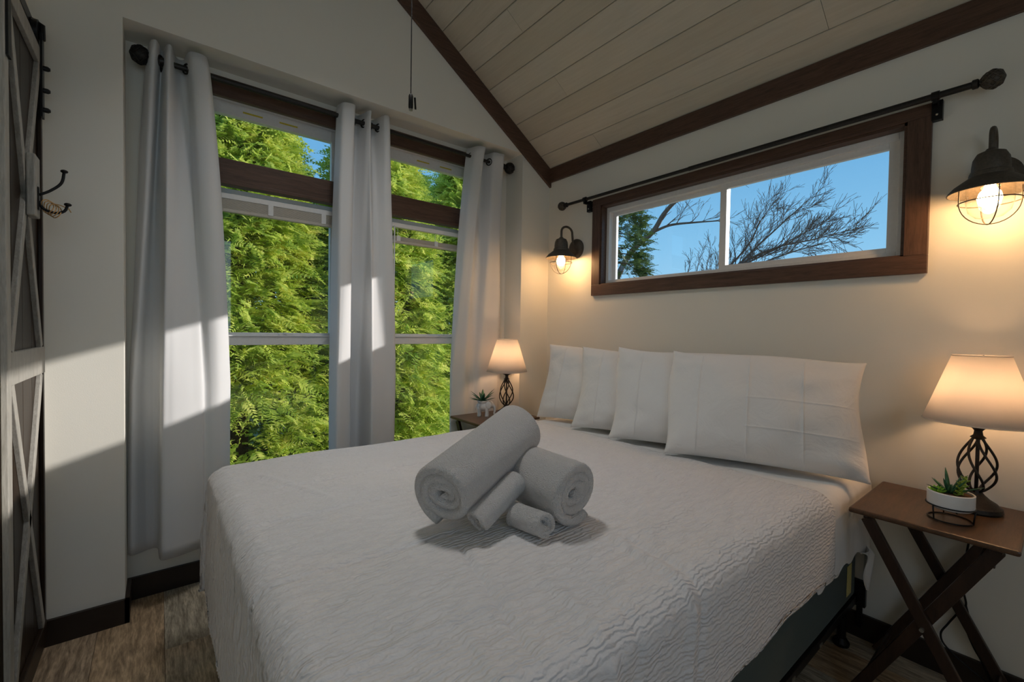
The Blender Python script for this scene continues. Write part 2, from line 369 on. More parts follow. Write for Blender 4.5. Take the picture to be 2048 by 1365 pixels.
# ceiling: boards as parts on a backing
ZC = lambda x: 2.448-.666*x
cb = MB().prism([(.14, ZC(.14)+.03), (RIDGE[0], RIDGE[1]+.03), (XL, 2.448+.03), (XL, 2.50+.12), (RIDGE[0], RIDGE[1]+.15), (.14, ZC(.14)+.15)], 'y', YB-.1, .31)
ce = struct(build('ceiling', cb, 'ceiling_board', origin=(RIDGE[0], -1.8, 2.45)), 'sloped ceiling of greyed wood boards')
BW = .1173; SL = math.sqrt(1+.666**2); NY = Vector((-.666, 0, 1)).normalized()
joints = {0: [-.507], 1: [-1.788], 2: [-2.4], 3: [-.512], 4: [-1.5], 5: [-2.1], 6: [-.505], 7: [-1.3], 8: [-.4, -2.2]}
bmeshes = {}
def cboard(i, y0, y1, side):
    wd = BW*SL; key = (round(y1-y0, 3),)
    if key not in bmeshes:
        h = (y1-y0)/2; g = .0035
        prof = [(-wd/2+.0008, .012), (-wd/2+.0008, .004), (-wd/2+g, 0), (wd/2-g, 0), (wd/2-.0008, .004), (wd/2-.0008, .012)]
        q = MB().prism([(a, b) for a, b in prof], 'y', -h+.0008, h-.0008)
        me = bpy.data.meshes.new('ceiling_board'); me.from_pydata(q.v, [], q.f)
        bm = bmesh.new(); bm.from_mesh(me); bmesh.ops.recalc_face_normals(bm, faces=bm.faces); bm.to_mesh(me); bm.free()
        me.materials.append(MATS['ceiling_board']); bmeshes[key] = me
    o = bpy.data.objects.new('ceiling_board', bmeshes[key]); C.objects.link(o); o.parent = ce
    if side > 0:
        xc = -.0005-(i+.5)*BW+.01; p = Vector((xc, (y0+y1)/2, ZC(xc))); o.rotation_euler = (0, math.atan(.666), 0)
    else:
        xc = 2*RIDGE[0]+.0005+(i+.5)*BW-.01; p = Vector((xc, (y0+y1)/2, ZC(2*RIDGE[0]-xc))); o.rotation_euler = (0, -math.atan(.666), 0)
    o.location = p-LOC[ce.name]
for i in range(15):
    js = [0]+joints.get(i, [-.6-((i*.83) % 1.6)])+[YB]
    for a, b in zip(js[1:], js[:-1]): cboard(i, a, b, 1)
    cboard(i, YB, 0, -1)
# trim: crown along the right wall and up the gable, baseboards
def trimpiece(name, mb, mat, label=None, **kw): return struct(build(name, mb, mat, **kw), label)
trimpiece('trim_1', B(-.02, 0, YB, 0, 2.3524, 2.4539), 'trim_wood_y', 'dark brown crown board above the bed wall', bevel=.002)
sl2 = .661
cg = MB().prism([(0, 2.318), (0, 2.448), (RIDGE[0], RIDGE[1]), (RIDGE[0], RIDGE[1]-.130)], 'y', -.02, 0)
trimpiece('trim_2', cg, 'trim_wood_x', 'dark brown crown board climbing the gable', bevel=.002)
cg = MB().prism([(XL, 2.318), (XL, 2.448), (RIDGE[0], RIDGE[1]), (RIDGE[0], RIDGE[1]-.130)], 'y', -.02, 0)
trimpiece('trim_3', cg, 'trim_wood_x', 'dark brown crown board on the far side of the gable', bevel=.002)
bb = MB(); bb.box(-2.66, NL+.015, -.015, 0, 0, .101); bb.box(NL, NL+.015, -.015, ND-.015, 0, .101); bb.box(NL, NR, ND-.015, ND, 0, .101); bb.box(NR-.015, NR, -.015, ND-.015, 0, .101); bb.box(NR-.015, 0, -.015, 0, 0, .101)
struct(build('baseboard_front', bb, 'baseboard_dark'), 'dark baseboard stepping into the window niche')
struct(build('baseboard_right', B(-.015, 0, YB, -.015, 0, .101), 'baseboard_dark', bevel=.002), 'dark baseboard behind the bed')

# ------------------------------------------------------------------ windows
def front_window(n, a, b, sticker):
    t = thing(f'window_{n}', ((a+b)/2, .25, WZ[0]), f'white framed double-hung window with a transom, {"left" if n==1 else "right"} one in the niche', None, kind='structure')
    P = lambda name, mb, mat, **k: build(name, mb, mat, t, **k)
    P('header_casing', B(a-.03, b+.03, .165, ND, 2.375, 2.47), 'trim_wood_x', bevel=.002)
    P('header_bead', B(a-.03, b+.03, .158, .17, 2.372, 2.384), 'trim_wood_x', bevel=.002)
    P('transom_board', B(a, b, .185, .235, 1.957, 2.084), 'trim_wood_x', bevel=.002)
    P('transom_bead', B(a, b, .177, .19, 1.957, 1.975), 'trim_wood_x', bevel=.002)
    j = MB(); j.box(a, a+.012, ND, .30, WZ[0], WZ[1]); j.box(b-.012, b, ND, .30, WZ[0], WZ[1]); j.box(a, b, ND, .30, WZ[1]-.012, WZ[1]); j.box(a-.01, b+.01, ND-.02, .30, WZ[0]-.02, WZ[0])
    P('jamb', j, 'vinyl')
    def sash(z0, z1, y, bot=.04, top=.04, side=.035):
        s = MB(); s.box(a+.012, a+.012+side, y, y+.035, z0, z1); s.box(b-.012-side, b-.012, y, y+.035, z0, z1)
        s.box(a+.012+side, b-.012-side, y, y+.035, z0, z0+bot); s.box(a+.012+side, b-.012-side, y, y+.035, z1-top, z1)
        fr = P('sash', s, 'vinyl', bevel=.002)
        build('pane', B(a+.012+side, b-.012-side, y+.016, y+.019, z0+bot, z1-top), 'window_glass', fr)
    sash(2.084, 2.388, .245, .006, .062)             # transom
    sash(1.175, 1.957, .262, .045, .042)             # upper sash
    sash(WZ[0], 1.200, .225, .05, .045)              # lower sash
    P('meeting_rail_cap', B(a+.03, b-.03, .219, .262, 1.200, 1.208), 'vinyl', bevel=.002)
    l = MB(); cx = (a+b)/2; l.box(cx+.05, cx+.12, .222, .25, 1.208, 1.216); l.box(cx+.07, cx+.085, .215, .24, 1.214, 1.222)
    P('sash_lock', l, 'vinyl', bevel=.001)
    if sticker: P('frame_sticker', B(cx-.12, cx-.03, .2435, .2452, 2.352, 2.360), 'yellow_sticker'); P('frame_sticker', B(cx+.05, cx+.14, .2435, .2452, 2.352, 2.360), 'yellow_sticker')
    return t
front_window(1, *W1, True); front_window(2, *W2, True)
# high window over the bed
t = thing('window_3', (0, -1.27, HZ0), 'long slider window with dark wood casing above the bed', None, kind='structure')
P = lambda name, mb, mat, **k: build(name, mb, mat, t, **k)
OY0, OY1, OZ0, OZ1 = -2.102, -.4415, 1.494, 2.130
P('casing_board', B(-.02, 0, OY0, OY1, OZ0, HZ0), 'trim_wood_y', bevel=.002)
P('casing_board', B(-.02, 0, OY0, OY1, HZ1, OZ1), 'trim_wood_y', bevel=.002)
P('casing_board', B(-.02, 0, OY0, HY0, HZ0, HZ1), 'trim_wood_z', bevel=.002)
P('casing_board', B(-.02, 0, HY1, OY1, HZ0, HZ1), 'trim_wood_z', bevel=.002)
j = MB(); j.box(-.012, .035, HY0, HY0+.010, HZ0, HZ1); j.box(-.012, .035, HY1-.010, HY1, HZ0, HZ1); j.box(-.012, .035, HY0, HY1, HZ1-.012, HZ1); j.box(-.012, .035, HY0, HY1, HZ0, HZ0+.006)
P('jamb_liner', j, 'trim_wood_y')
def frame(x0, x1, y0, y1, z0, z1, s, bt=None, tp=None):
    m = MB(); bt = bt or s; tp = tp or s
    m.box(x0, x1, y0, y0+s, z0, z1); m.box(x0, x1, y1-s, y1, z0, z1); m.box(x0, x1, y0+s, y1-s, z0, z0+bt); m.box(x0, x1, y0+s, y1-s, z1-tp, z1); return m
P('window_frame', frame(.035, .12, HY0+.010, HY1-.010, HZ0+.006, HZ1-.012, .022, .022, .03), 'vinyl', bevel=.002)
fr = P('sash', frame(.045, .07, -2.0, -1.272, 1.586, 2.045, .034, .028, .03), 'vinyl', bevel=.002)
build('pane', B(.056, .059, -1.966, -1.306, 1.612, 2.017), 'window_glass', fr)
fr = P('sash', frame(.076, .10, -1.30, -.532, 1.586, 2.045, .034, .016, .024), 'vinyl', bevel=.002)
build('pane', B(.087, .090, -1.268, -.564, 1.600, 2.023), 'window_glass', fr)
# window added in the unseen back wall to let the fill light in
t = thing('window_4', (-2.3, YB, 1.1), 'added window for fill light in the unseen wall behind the camera', None, kind='structure')
m = MB(); 
for xx in (-3.1, -2.32, -1.54): m.box(xx, xx+.04, YB-.08, YB-.02, 1.1, 2.4)
m.box(-3.1, -1.5, YB-.08, YB-.02, 1.1, 1.14); m.box(-3.1, -1.5, YB-.08, YB-.02, 2.36, 2.4)
build('window_frame', m, 'vinyl', t)

# ------------------------------------------------------------------ blinds
def blind(a, b, ztop, drop, nsl, label, wand):
    t = thing('mini_blind', ((a+b)/2, .215, ztop), label, 'blind', 'raised blinds in the front windows')
    P = lambda name, mb, mat, **k: build(name, mb, mat, t, **k)
    P('headrail', B(a, b, .192, .218, ztop-.026, ztop), 'vinyl', bevel=.002)
    z = ztop-.028-drop
    sl_ = MB()
    for i in range(nsl): sl_.box(a+.004, b-.004, .193, .217, z-.0036*i-.0026, z-.0036*i)
    P('slat_stack', sl_, 'blind_vinyl')
    zb = z-.0036*nsl
    P('bottom_rail', B(a+.002, b-.002, .192, .218, zb-.016, zb), 'blind_vinyl', bevel=.002)
    for fx in (.12, .5, .88):
        x = a+(b-a)*fx; l = MB(); l.box(x-.012, x+.012, .189, .1925, zb-.004, z+.004)
        P('ladder_tape', l, 'vinyl')
        if drop > .02: P('lift_cord', MB().tube([(x, .205, z), (x, .205, ztop-.02)], .0012, 5), 'vinyl')
    if wand: P('wand', MB().tube([(a+.055, .186, ztop-.02), (a+.055, .184, ztop-.72)], .0045, 7), 'vinyl', smooth=True)
    return t
blind(W1[0]+.02, W1[1]-.02, 1.915, 0.0, 13, 'white blind fully raised in the left niche window', False)
blind(W2[0]+.02, W2[1]-.02, 1.915, .055, 7, 'white blind with a long wand, lowered a little in the right niche window', True)

# ------------------------------------------------------------------ curtain rods
def finial(mb, c, ax, R, L):
    c = Vector(c); ax = Vector(ax).normalized(); sd = Vector((0, 0, 1)); s2 = ax.cross(sd)
    prof = [(.30, .0), (.62, .12), (.92, .3), (1.0, .5), (.93, .7), (.68, .88), (.3, .98), (.02, 1.0)]
    n = 16; vs = []
    for r, h in prof:
        for k in range(n):
            a = 2*math.pi*k/n; rr = r*R*(1+.05*(1 if k % 2 else -1)); vs.append(c+ax*h*L+(sd*math.cos(a)+s2*math.sin(a))*rr)
    mb.add(vs, [(i*n+k, i*n+(k+1) % n, (i+1)*n+(k+1) % n, (i+1)*n+k) for i in range(len(prof)-1) for k in range(n)]+[tuple(range(n))])
    for ph in range(8):                       # woven wires
        for sg in (1, -1):
            pts = []
            for i in range(9):
                h = i/8; r = np.interp(h, [p[1] for p in prof], [p[0] for p in prof])*R*1.05; a = 2*math.pi*ph/8+sg*h*2.2
                pts.append(c+ax*h*L+(sd*math.cos(a)+s2*math.sin(a))*r)
            mb.tube(pts, .0028, 4)
RZ, RY = 2.415, 0.085
t = thing('curtain_rod', (-1.33, RY, RZ), 'dark metal curtain rod with woven knob ends across the niche', 'curtain rod')
build('rod_tube', MB().tube([(-2.315, RY, RZ), (-1.2, RY, RZ)], .0125, 14), 'dark_metal', t, auto=True)
build('rod_tube', MB().tube([(-1.2, RY, RZ), (-.345, RY, RZ)], .0105, 14), 'dark_metal', t, auto=True)
for x, d in ((-2.305, -1), (-.352, 1)):
    m = MB(); finial(m, (x, RY, RZ), (d, 0, 0), .036, .072); build('finial', m, 'dark_metal', t, smooth=True)
    build('collar', MB().lathe([(.014, 0), (.019, .004), (.019, .014), (.014, .018)], (x-.016*d-.009, RY, RZ), 16, 'x'), 'dark_metal', t, auto=True)
for x in (-2.27, -1.33, -.39):
    m = MB(); m.tube([(x, RY, RZ-.014), (x, RY+.03, RZ-.03), (x, ND-.004, RZ-.03)], .006, 8); m.box(x-.012, x+.012, ND-.006, ND, RZ-.07, RZ+.01); m.lathe([(.017, -.008), (.017, .008)], (x, RY, RZ), 14, 'x')
    build('wall_bracket', m, 'dark_metal', t, auto=True)
t = thing('curtain_rod', (-.06, -1.2, 2.134), 'bare dark metal curtain rod above the high window over the bed', 'curtain rod')
HX, HZ = -.06, 2.134
build('rod_tube', MB().tube([(HX, -.225, HZ), (HX, -1.15, HZ)], .0095, 14), 'dark_metal', t, auto=True)
build('rod_tube', MB().tube([(HX, -1.15, HZ), (HX, -2.225, HZ)], .0115, 14), 'dark_metal', t, auto=True)
for y, d in ((-.225, 1), (-2.228, -1)):
    m = MB(); finial(m, (HX, y, HZ), (0, d, 0), .027 if d > 0 else .029, .058); build('finial', m, 'bronze', t, smooth=True)
    build('collar', MB().lathe([(.012, 0), (.016, .003), (.016, .016), (.012, .018)], (HX, y-.012*d-.009, HZ), 16, 'y'), 'dark_metal', t, auto=True)
for y in (-.41, -2.115):
    m = MB(); m.lathe([(.016, -.011), (.016, .011)], (HX, y, HZ), 14, 'y'); m.box(-.07, 0, y-.006, y+.006, HZ-.03, HZ-.012); m.box(-.024, -.02 if y > -1 and False else 0, y-.015, y+.015, HZ-.075, HZ-.004)
    m.box(-.066, -.054, y-.006, y+.006, HZ-.03, HZ-.008)
    br = build('wall_bracket', m, 'black_metal', t, auto=True)
    for dz in (-.025, -.055): build('screw', MB().ball((-.025, y, HZ+dz), .0045), 'steel', br, smooth=True)

# ------------------------------------------------------------------ curtains
def curtain(label, top, bot, zh, grom, sway=.02, seed=1):
    """top / bot: control points (x, y) of the pleats at the rod and at the hem"""
    rg = np.random.default_rng(seed); n = 140; nz = 46
    T = np.array(cr(top, n)); Bm = np.array(cr(bot, n)); rows = []; zt = RZ+.058
    ph = rg.uniform(0, 6, 4)
    for i in range(nz):
        q = i/(nz-1); z = zt+(zh-zt)*q; s_ = min(1, q*1.5)**.75
        row = []
        for j in range(n):
            u = j/(n-1); p = T[j]*(1-s_)+Bm[j]*s_
            dy = .006*math.sin(9*u+ph[0]+5*q)+.004*math.sin(23*u+ph[1]+3*q); dx = .004*math.sin(14*u+6*q+ph[2])
            k = min(1, q*4)
            row.append((p[0]+dx*k, min(p[1]+dy*k, ND-.012), z+.004*math.sin(11*u+ph[3])*q))
        rows.append(row)
    xs = [p[0] for p in top]
    t = thing('curtain', (sum(xs)/len(xs), RY, zh), label, 'curtain', 'white grommet curtains in the niche')
    pn = build('curtain_cloth', MB().grid(rows), 'curtain_cloth', t, smooth=True)
    so_ = pn.modifiers.new('thick', 'SOLIDIFY'); so_.thickness = .0016
    for x, nx in grom:
        d = Vector((1, nx, 0)).normalized(); m = MB(); sd = Vector((-d.y, d.x, 0)); up = Vector((0, 0, 1)); c = Vector((x, RY, RZ))
        ring = [c+(sd*math.cos(2*math.pi*k/20)+up*math.sin(2*math.pi*k/20))*.0215 for k in range(20)]
        m.tube(ring, .0045, 6, closed=True); build('grommet', m, 'grommet_metal', t, smooth=True)
    return t
F_, K_ = RY-.05, RY+.045       # front / back of a pleat
curtain('white curtain hanging at the left end of the niche, streaked with sun',
    [(-2.318, .12), (-2.312, .07), (-2.302, .035), (-2.288, .03), (-2.278, .06), (-2.270, .105), (-2.264, .105), (-2.258, .065), (-2.250, .035), (-2.238, .032), (-2.230, .065), (-2.220, .12), (-2.205, .140), (-2.190, .125), (-2.182, .07), (-2.170, .032), (-2.140, .022), (-2.112, .032), (-2.100, .07)],
    [(-2.388, .16), (-2.375, .14), (-2.36, .135), (-2.345, .14), (-2.33, .15), (-2.315, .15), (-2.30, .145), (-2.285, .12), (-2.280, .05), (-2.272, .0), (-2.24, .004), (-2.20, .018), (-2.16, .032), (-2.128, .045), (-2.118, .065), (-2.09, .065), (-2.06, .07), (-2.03, .085), (-2.005, .10)],
    .225, [(-2.312, .6), (-2.272, -.6), (-2.254, .5), (-2.182, .6)], seed=3)
curtain('white curtain hanging between the two niche windows',
    [(-1.515, .10), (-1.508, .07), (-1.498, .035), (-1.470, .022), (-1.440, .025), (-1.428, .06), (-1.418, .12), (-1.400, .142), (-1.385, .135), (-1.370, .085), (-1.362, .045), (-1.350, .03), (-1.340, .05), (-1.330, .10), (-1.315, .138), (-1.298, .13), (-1.285, .08), (-1.272, .035), (-1.252, .022), (-1.240, .03)],
    [(-1.548, .10), (-1.545, .05), (-1.540, .0), (-1.52, .002), (-1.49, .018), (-1.46, .033), (-1.445, .045), (-1.435, .10), (-1.42, .15), (-1.39, .165), (-1.368, .16), (-1.355, .13), (-1.350, .05), (-1.342, .0), (-1.32, .004), (-1.29, .014), (-1.26, .024), (-1.23, .034), (-1.20, .046), (-1.182, .06)],
    .225, [(-1.506, .5), (-1.425, -.6), (-1.368, .6), (-1.284, .6)], seed=5)
curtain('white curtain hanging at the right end of the niche behind the small lamp',
    [(-.66, .11), (-.645, RY), (-.63, F_), (-.60, F_-.02), (-.57, F_-.015), (-.555, RY), (-.54, K_), (-.51, K_), (-.495, RY), (-.48, F_+.01), (-.44, F_), (-.41, F_-.005), (-.395, F_+.01), (-.385, RY), (-.375, K_)],
    [(-.735, .175), (-.73, .165), (-.71, .158), (-.67, .155), (-.63, .158), (-.60, .170), (-.57, .175), (-.54, .172), (-.51, .162), (-.48, .157), (-.44, .155), (-.39, .158), (-.35, .165), (-.33, .172), (-.31, .175)],
    .225, [(-.645, .5), (-.555, -.6), (-.495, .5), (-.385, -.5)], seed=9)

# ------------------------------------------------------------------ bed
BT = .712
bed = thing('bed', (-1.05, -1.17, 0), 'queen bed with a grey-green box spring on a black metal frame', 'bed')
P = lambda name, mb, mat, **k: build(name, mb, mat, bed, **k)
bs = P('box_spring', B(-2.112, -.045, -1.925, -.415, .187, .425), 'box_spring_cloth', bevel=.02, bseg=3)
P('mattress', B(-2.055, -.04, -1.92, -.42, .428, .668), 'sheet_cloth', bevel=.04, bseg=4)
lb = B(-.175, -.12, -1.9275, -1.9262, .225, .345)
lab = build('law_label', lb, 'law_label_paper', bs); lab['label'] = 'pale yellow tag sewn on the box spring'
li = MB()
for i in range(5): li.box(-.168+.009*i, -.165+.009*i, -1.928, -1.9276, .237, .333)
fm = MB(); fm.box(-2.112, -.03, -1.93, -1.895, .155, .187); fm.box(-2.112, -.03, -.445, -.41, .155, .187); fm.box(-2.112, -2.08, -1.93, -.41, .155, .187); fm.box(-.06, -.03, -1.93, -.41, .155, .187); fm.box(-1.1, -1.06, -1.93, -.41, .15, .187)
P('side_rail', fm, 'black_metal', bevel=.002)
for x in (-1.95, -1.08, -.12):
    for y in (-1.90, -.44): P('leg', MB().tube([(x, y, .155), (x, y, .03)], .016, 10).lathe([(.028, 0), (.03, .012), (.018, .03)], (x, y, 0), 12), 'black_metal', auto=True)
P('headboard_bracket', MB().box(-.035, -.012, -1.955, -1.90, .14, .245).box(-.03, -.018, -1.945, -1.925, .05, .14), 'black_metal', bevel=.002)
for x in (-.47, -.72, -1.3): P('rivet', B(x-.012, x+.012, -1.9325, -1.929, .160, .172), 'steel', bevel=.001)

def drape(a0, a1, b0, b1, na, nb, inner, R, top, flare=.0, hem=None, crease=None, sag=None):
    """sheet over a box: unrolled (a, b) = plan coordinates measured along the cloth; inner rectangle = flat top"""
    x0, x1, y0, y1 = inner; rows = []; uv = []
    for i in range(na):
        row = []
        for j in range(nb):
            a = a0+(a1-a0)*i/(na-1); b = b0+(b1-b0)*j/(nb-1)
            qx = min(max(a, x0), x1); qy = min(max(b, y0), y1); dx, dy = a-qx, b-qy; d = math.hypot(dx, dy)
            if d > 1e-9: nx, ny = dx/d, dy/d
            else: nx = ny = 0
            lim = hem(qx, qy, nx, ny) if hem else 9
            if min(abs(dx), abs(dy)) > 1e-9 or True: d = min(d, lim)
            arc = R*math.pi/2
            if d < arc: o = R*math.sin(d/R); z = top-R*(1-math.cos(d/R))
            else: o = R+(d-arc)*flare; z = top-R-(d-arc)
            # corner fullness: soft vertical folds where the cloth gathers
            if abs(nx) > .05 and abs(ny) > .05: o += .018*math.sin(math.atan2(abs(ny), abs(nx))*9)*min(1, d/.3)
            x, y = qx+nx*o, qy+ny*o
            if sag: z += sag(qx, qy)*max(0, 1-d/.12)
            if crease:
                c = crease(a, b)
                if d < arc*.8: z += c
                else: x += nx*c; y += ny*c
            row.append((x, y, z)); uv.append((a, b))
        rows.append(row)
    m = MB().grid(rows); m.uv = uv; return m
def line(a, b, p, q, wdt, amp):
    (x0, y0), (x1, y1) = p, q; L2 = (x1-x0)**2+(y1-y0)**2; t_ = ((a-x0)*(x1-x0)+(b-y0)*(y1-y0))/L2
    if t_ < -.05 or t_ > 1.05: return 0
    d = ((a-x0)*(y1-y0)-(b-y0)*(x1-x0))/math.sqrt(L2); e_ = min(1, max(0, min(t_+.05, 1.05-t_)*8)); return amp*math.exp(-(d/wdt)**2)*e_
CREASES = [((-2.3, -.80), (-1.2, -.84), .008, -.006), ((-2.35, -1.08), (-.9, -1.10), .008, -.008), ((-2.35, -1.40), (-1.65, -1.44), .008, -.009),
           ((-2.3, -1.75), (-.6, -1.72), .010, .005), ((-1.70, -1.52), (-1.80, -1.90), .008, -.008), ((-1.35, -1.70), (-1.45, -2.25), .014, .008), ((-1.32, -1.72), (-1.40, -2.25), .010, -.007),
           ((-1.62, -1.75), (-1.72, -2.25), .013, .007), ((-1.55, -1.78), (-1.64, -2.25), .010, -.005), ((-1.0, -1.55), (-1.3, -1.80), .012, .006), ((-.7, -1.62), (-1.35, -1.70), .010, .006),
           ((-.7, -1.70), (-1.30, -1.78), .008, -.004), ((-1.85, -1.78), (-1.95, -2.25), .014, .007), ((-2.0, -.62), (-1.85, -1.0), .012, .005), ((-.62, -1.30), (-.9, -1.62), .010, .004)]
from mathutils import noise as mnoise
def crease_fn(a, b):
    z = sum(line(a, b, *c) for c in CREASES)
    z += .007*mnoise.noise(Vector((a*3.2, b*3.2, 1.7)))+.0035*mnoise.noise(Vector((a*5+b*3, b*12-a*4, 7.3)))+.0022*mnoise.noise(Vector((a*9, b*9, 4.1)))
    z += .0004*math.sin(b*330+3.0*mnoise.noise(Vector((a*14, b*14, .3)))+2*math.sin(a*9))*(.6+.6*mnoise.noise(Vector((a*8, b*8, 9))))*(1+6.0*min(1, max(0, (-2.02-a)/.1)))
    return z
INN = (-2.075, -.01, -1.90, -.44)
def hem_fn(qx, qy, nx, ny):
    w_ = .007*math.sin(qx*9)+.004*math.sin(qx*23+1)
    if abs(nx) < 1e-6: return (.300+w_+.015*min(1, max(0, (-.9-qx)))) if ny < 0 else .46
    if abs(ny) < 1e-6: return .485
    if ny < 0: f_ = abs(ny); return .485*(1-f_)+.30*f_+.10*math.sin(math.pi*f_)
    f_ = abs(ny); return .485*(1-f_)+.46*f_+.03*math.sin(math.pi*f_)
cvm = drape(-2.075-.62, -.50, -1.90-.60, -.44+.60, 300, 330, INN, .065, BT, .02, hem_fn, crease_fn)
# the head edge of the coverlet is turned a little askew
cv = build('coverlet', cvm, 'coverlet_cloth', smooth=True)
s_ = cv.modifiers.new('thick', 'SOLIDIFY'); s_.thickness = .006; s_.offset = -1
tag(cv, 'white rippled coverlet spread over the bed', 'coverlet')
def hem2(qx, qy, nx, ny):
    if abs(nx) < 1e-6 and ny < 0: return .315+.05*max(0, (qx+.2)/.17)**1.5+.008*math.sin(qx*40)
    return .40
INN2 = (-2.075, -.0, -1.905, -.435)
sh = drape(-.62, -.025, -1.905-.5, -.435+.45, 60, 240, INN2, .055, BT-.010, .0, hem2, lambda a, b: .003*mnoise.noise(Vector((a*7, b*7, 2)))+.002*mnoise.noise(Vector((a*20, b*6, 5))))
# corner of the sheet hanging down at the bed head
k0 = Vector((-.03, -1.962, .42))
so_ = thing('flat_sheet', (-.3, -1.17, .40), 'smooth white sheet showing at the head end beneath the pillows', 'sheet')
q = build('sheet_top', sh, 'sheet_cloth', so_, smooth=True); m_ = q.modifiers.new('thick', 'SOLIDIFY'); m_.thickness = .003; m_.offset = -1
rows = []
for i in range(12):
    t_ = i/11; rows.append([(-.17+.135*u*(1)-.0*t_+.02*t_*(1-u), -1.966-.014*math.sin(u*5+t_*2)-.006*t_, .415-(.20*t_)*(max(0, 1-abs(u-.8)/(.8 if u < .8 else .25)))) for u in [k/11 for k in range(12)]])
q = build('hanging_corner', MB().grid(rows), 'sheet_cloth', so_, smooth=True); m_ = q.modifiers.new('thick', 'SOLIDIFY'); m_.thickness = .002
# the turned-back band at the coverlet's head edge
rows = []
for i in range(7):
    a = -.60+.11*i/6; rows.append([(a, y, BT+.004+.004*math.sin(math.pi*i/6)+.002*mnoise.noise(Vector((a*9, y*5, 0)))) for y in np.linspace(-1.90, -.44, 60)])

# ------------------------------------------------------------------ pillows
def pillow(label, y, xb, rz, lean, W, H, T, seed, roll=0):
    LU, LV = (-.62, -.08, .46), (.10, -.42)
    tri = lambda base, ls, w_: sorted(set([round(q, 5) for q in base if all(abs(q-l) > 2.2*w_ for l in ls)]+[round(l+k_*w_, 5) for l in ls for k_ in (-2, -1, 0, 1, 2)]))
    US = tri(np.linspace(-1, 1, 70), LU, .006); VS = tri(np.linspace(-1, 1, 50), LV, .009); nu, nv = len(US), len(VS); rows = {1: [], -1: []}
    for sgn in (1, -1):
        for i in range(nv):
            v = VS[i]; row = []
            for j in range(nu):
                u = US[j]
                px = W/2*u*(1-.012*(1-v*v)+.02*abs(v)**6)+.010*math.sin(3*v+seed)*abs(u)**3
                pz = H/2*v*(1-.03*(1-u*u)+.03*abs(u)**6)
                if v > 0: pz *= 1-.085*max(0, u+.2)
                if v > 0: pz -= .012*math.sin(2.2*u+seed)*v*(1-u*u)
                th = T/2*(max(0, 1-abs(u)**2.3)**.52)*(max(0, 1-abs(v)**2.1)**.55)*(1.10-.18*v)
                th += .010*mnoise.noise(Vector((u*2.2, v*2.2, seed+sgn)))*(1-abs(u)**4)*(1-abs(v)**4)*1.5
                # crumples near the corners
                cn = (abs(u)*abs(v))**2; th += .028*cn**.6*mnoise.noise(Vector((u*4.5, v*4.5, seed*3.1)))*(1-max(abs(u), abs(v))**8)
                ed = (1-abs(u)**10)*(1-abs(v)**10)
                if sgn == 1:
                    for lu in LU: th += .0042*math.exp(-((u-lu)/.007)**2)*ed
                    for lv in LV: th += .0024*math.exp(-((v-lv)/.010)**2)*ed*(1 if u > -.1 else .0)
                row.append((px, -sgn*(th+.0015), pz))
            rows[sgn].append(row)
    m = MB(); m.grid(rows[1]); m.grid([r[::-1] for r in rows[-1]])
    n0 = nu*nv
    idx = lambda i, j: i*nu+j; jdx = lambda i, j: n0+i*nu+(nu-1-j)
    bd = [(0, j) for j in range(nu)]+[(i, nu-1) for i in range(1, nv)]+[(nv-1, j) for j in range(nu-2, -1, -1)]+[(i, 0) for i in range(nv-2, 0, -1)]
    for k in range(len(bd)):
        a, b = bd[k], bd[(k+1) % len(bd)]; m.f.append((idx(*a), idx(*b), jdx(*b), jdx(*a)))
    # local: X along width, -Y front, Z up  ->  front faces -x (foot of the bed)
    Rm = Matrix.Rotation(math.radians(-90+rz), 4, 'Z') @ Matrix.Rotation(math.radians(-lean), 4, 'X') @ Matrix.Rotation(math.radians(roll), 4, 'Y')
    V = [Rm @ Vector(p) for p in m.v]; zmin = min(p.z for p in V); c0 = Vector((xb, y, BT+.004-zmin)); m.v = [tuple(p+c0) for p in V]
    o = build('pillow', m, 'pillow_cloth', smooth=True); return tag(o, label, 'pillow', 'white pintuck pillows along the bed head')
pillow('white pintuck pillow nearest the niche, half hidden by its neighbour', -.715, -.26, 17, 18, .70, .46, .16, 1)
pillow('white pintuck pillow with crumpled top edge, second from the niche', -1.035, -.285, 19, 19, .70, .46, .16, 2)
pillow('white pintuck pillow, third from the niche, partly hidden by the front one', -1.315, -.315, 20, 19, .70, .47, .16, 3)
pillow('white pintuck pillow shown whole, nearest the right-hand lamp', -1.635, -.325, 20, 21, .71, .47, .17, 4)

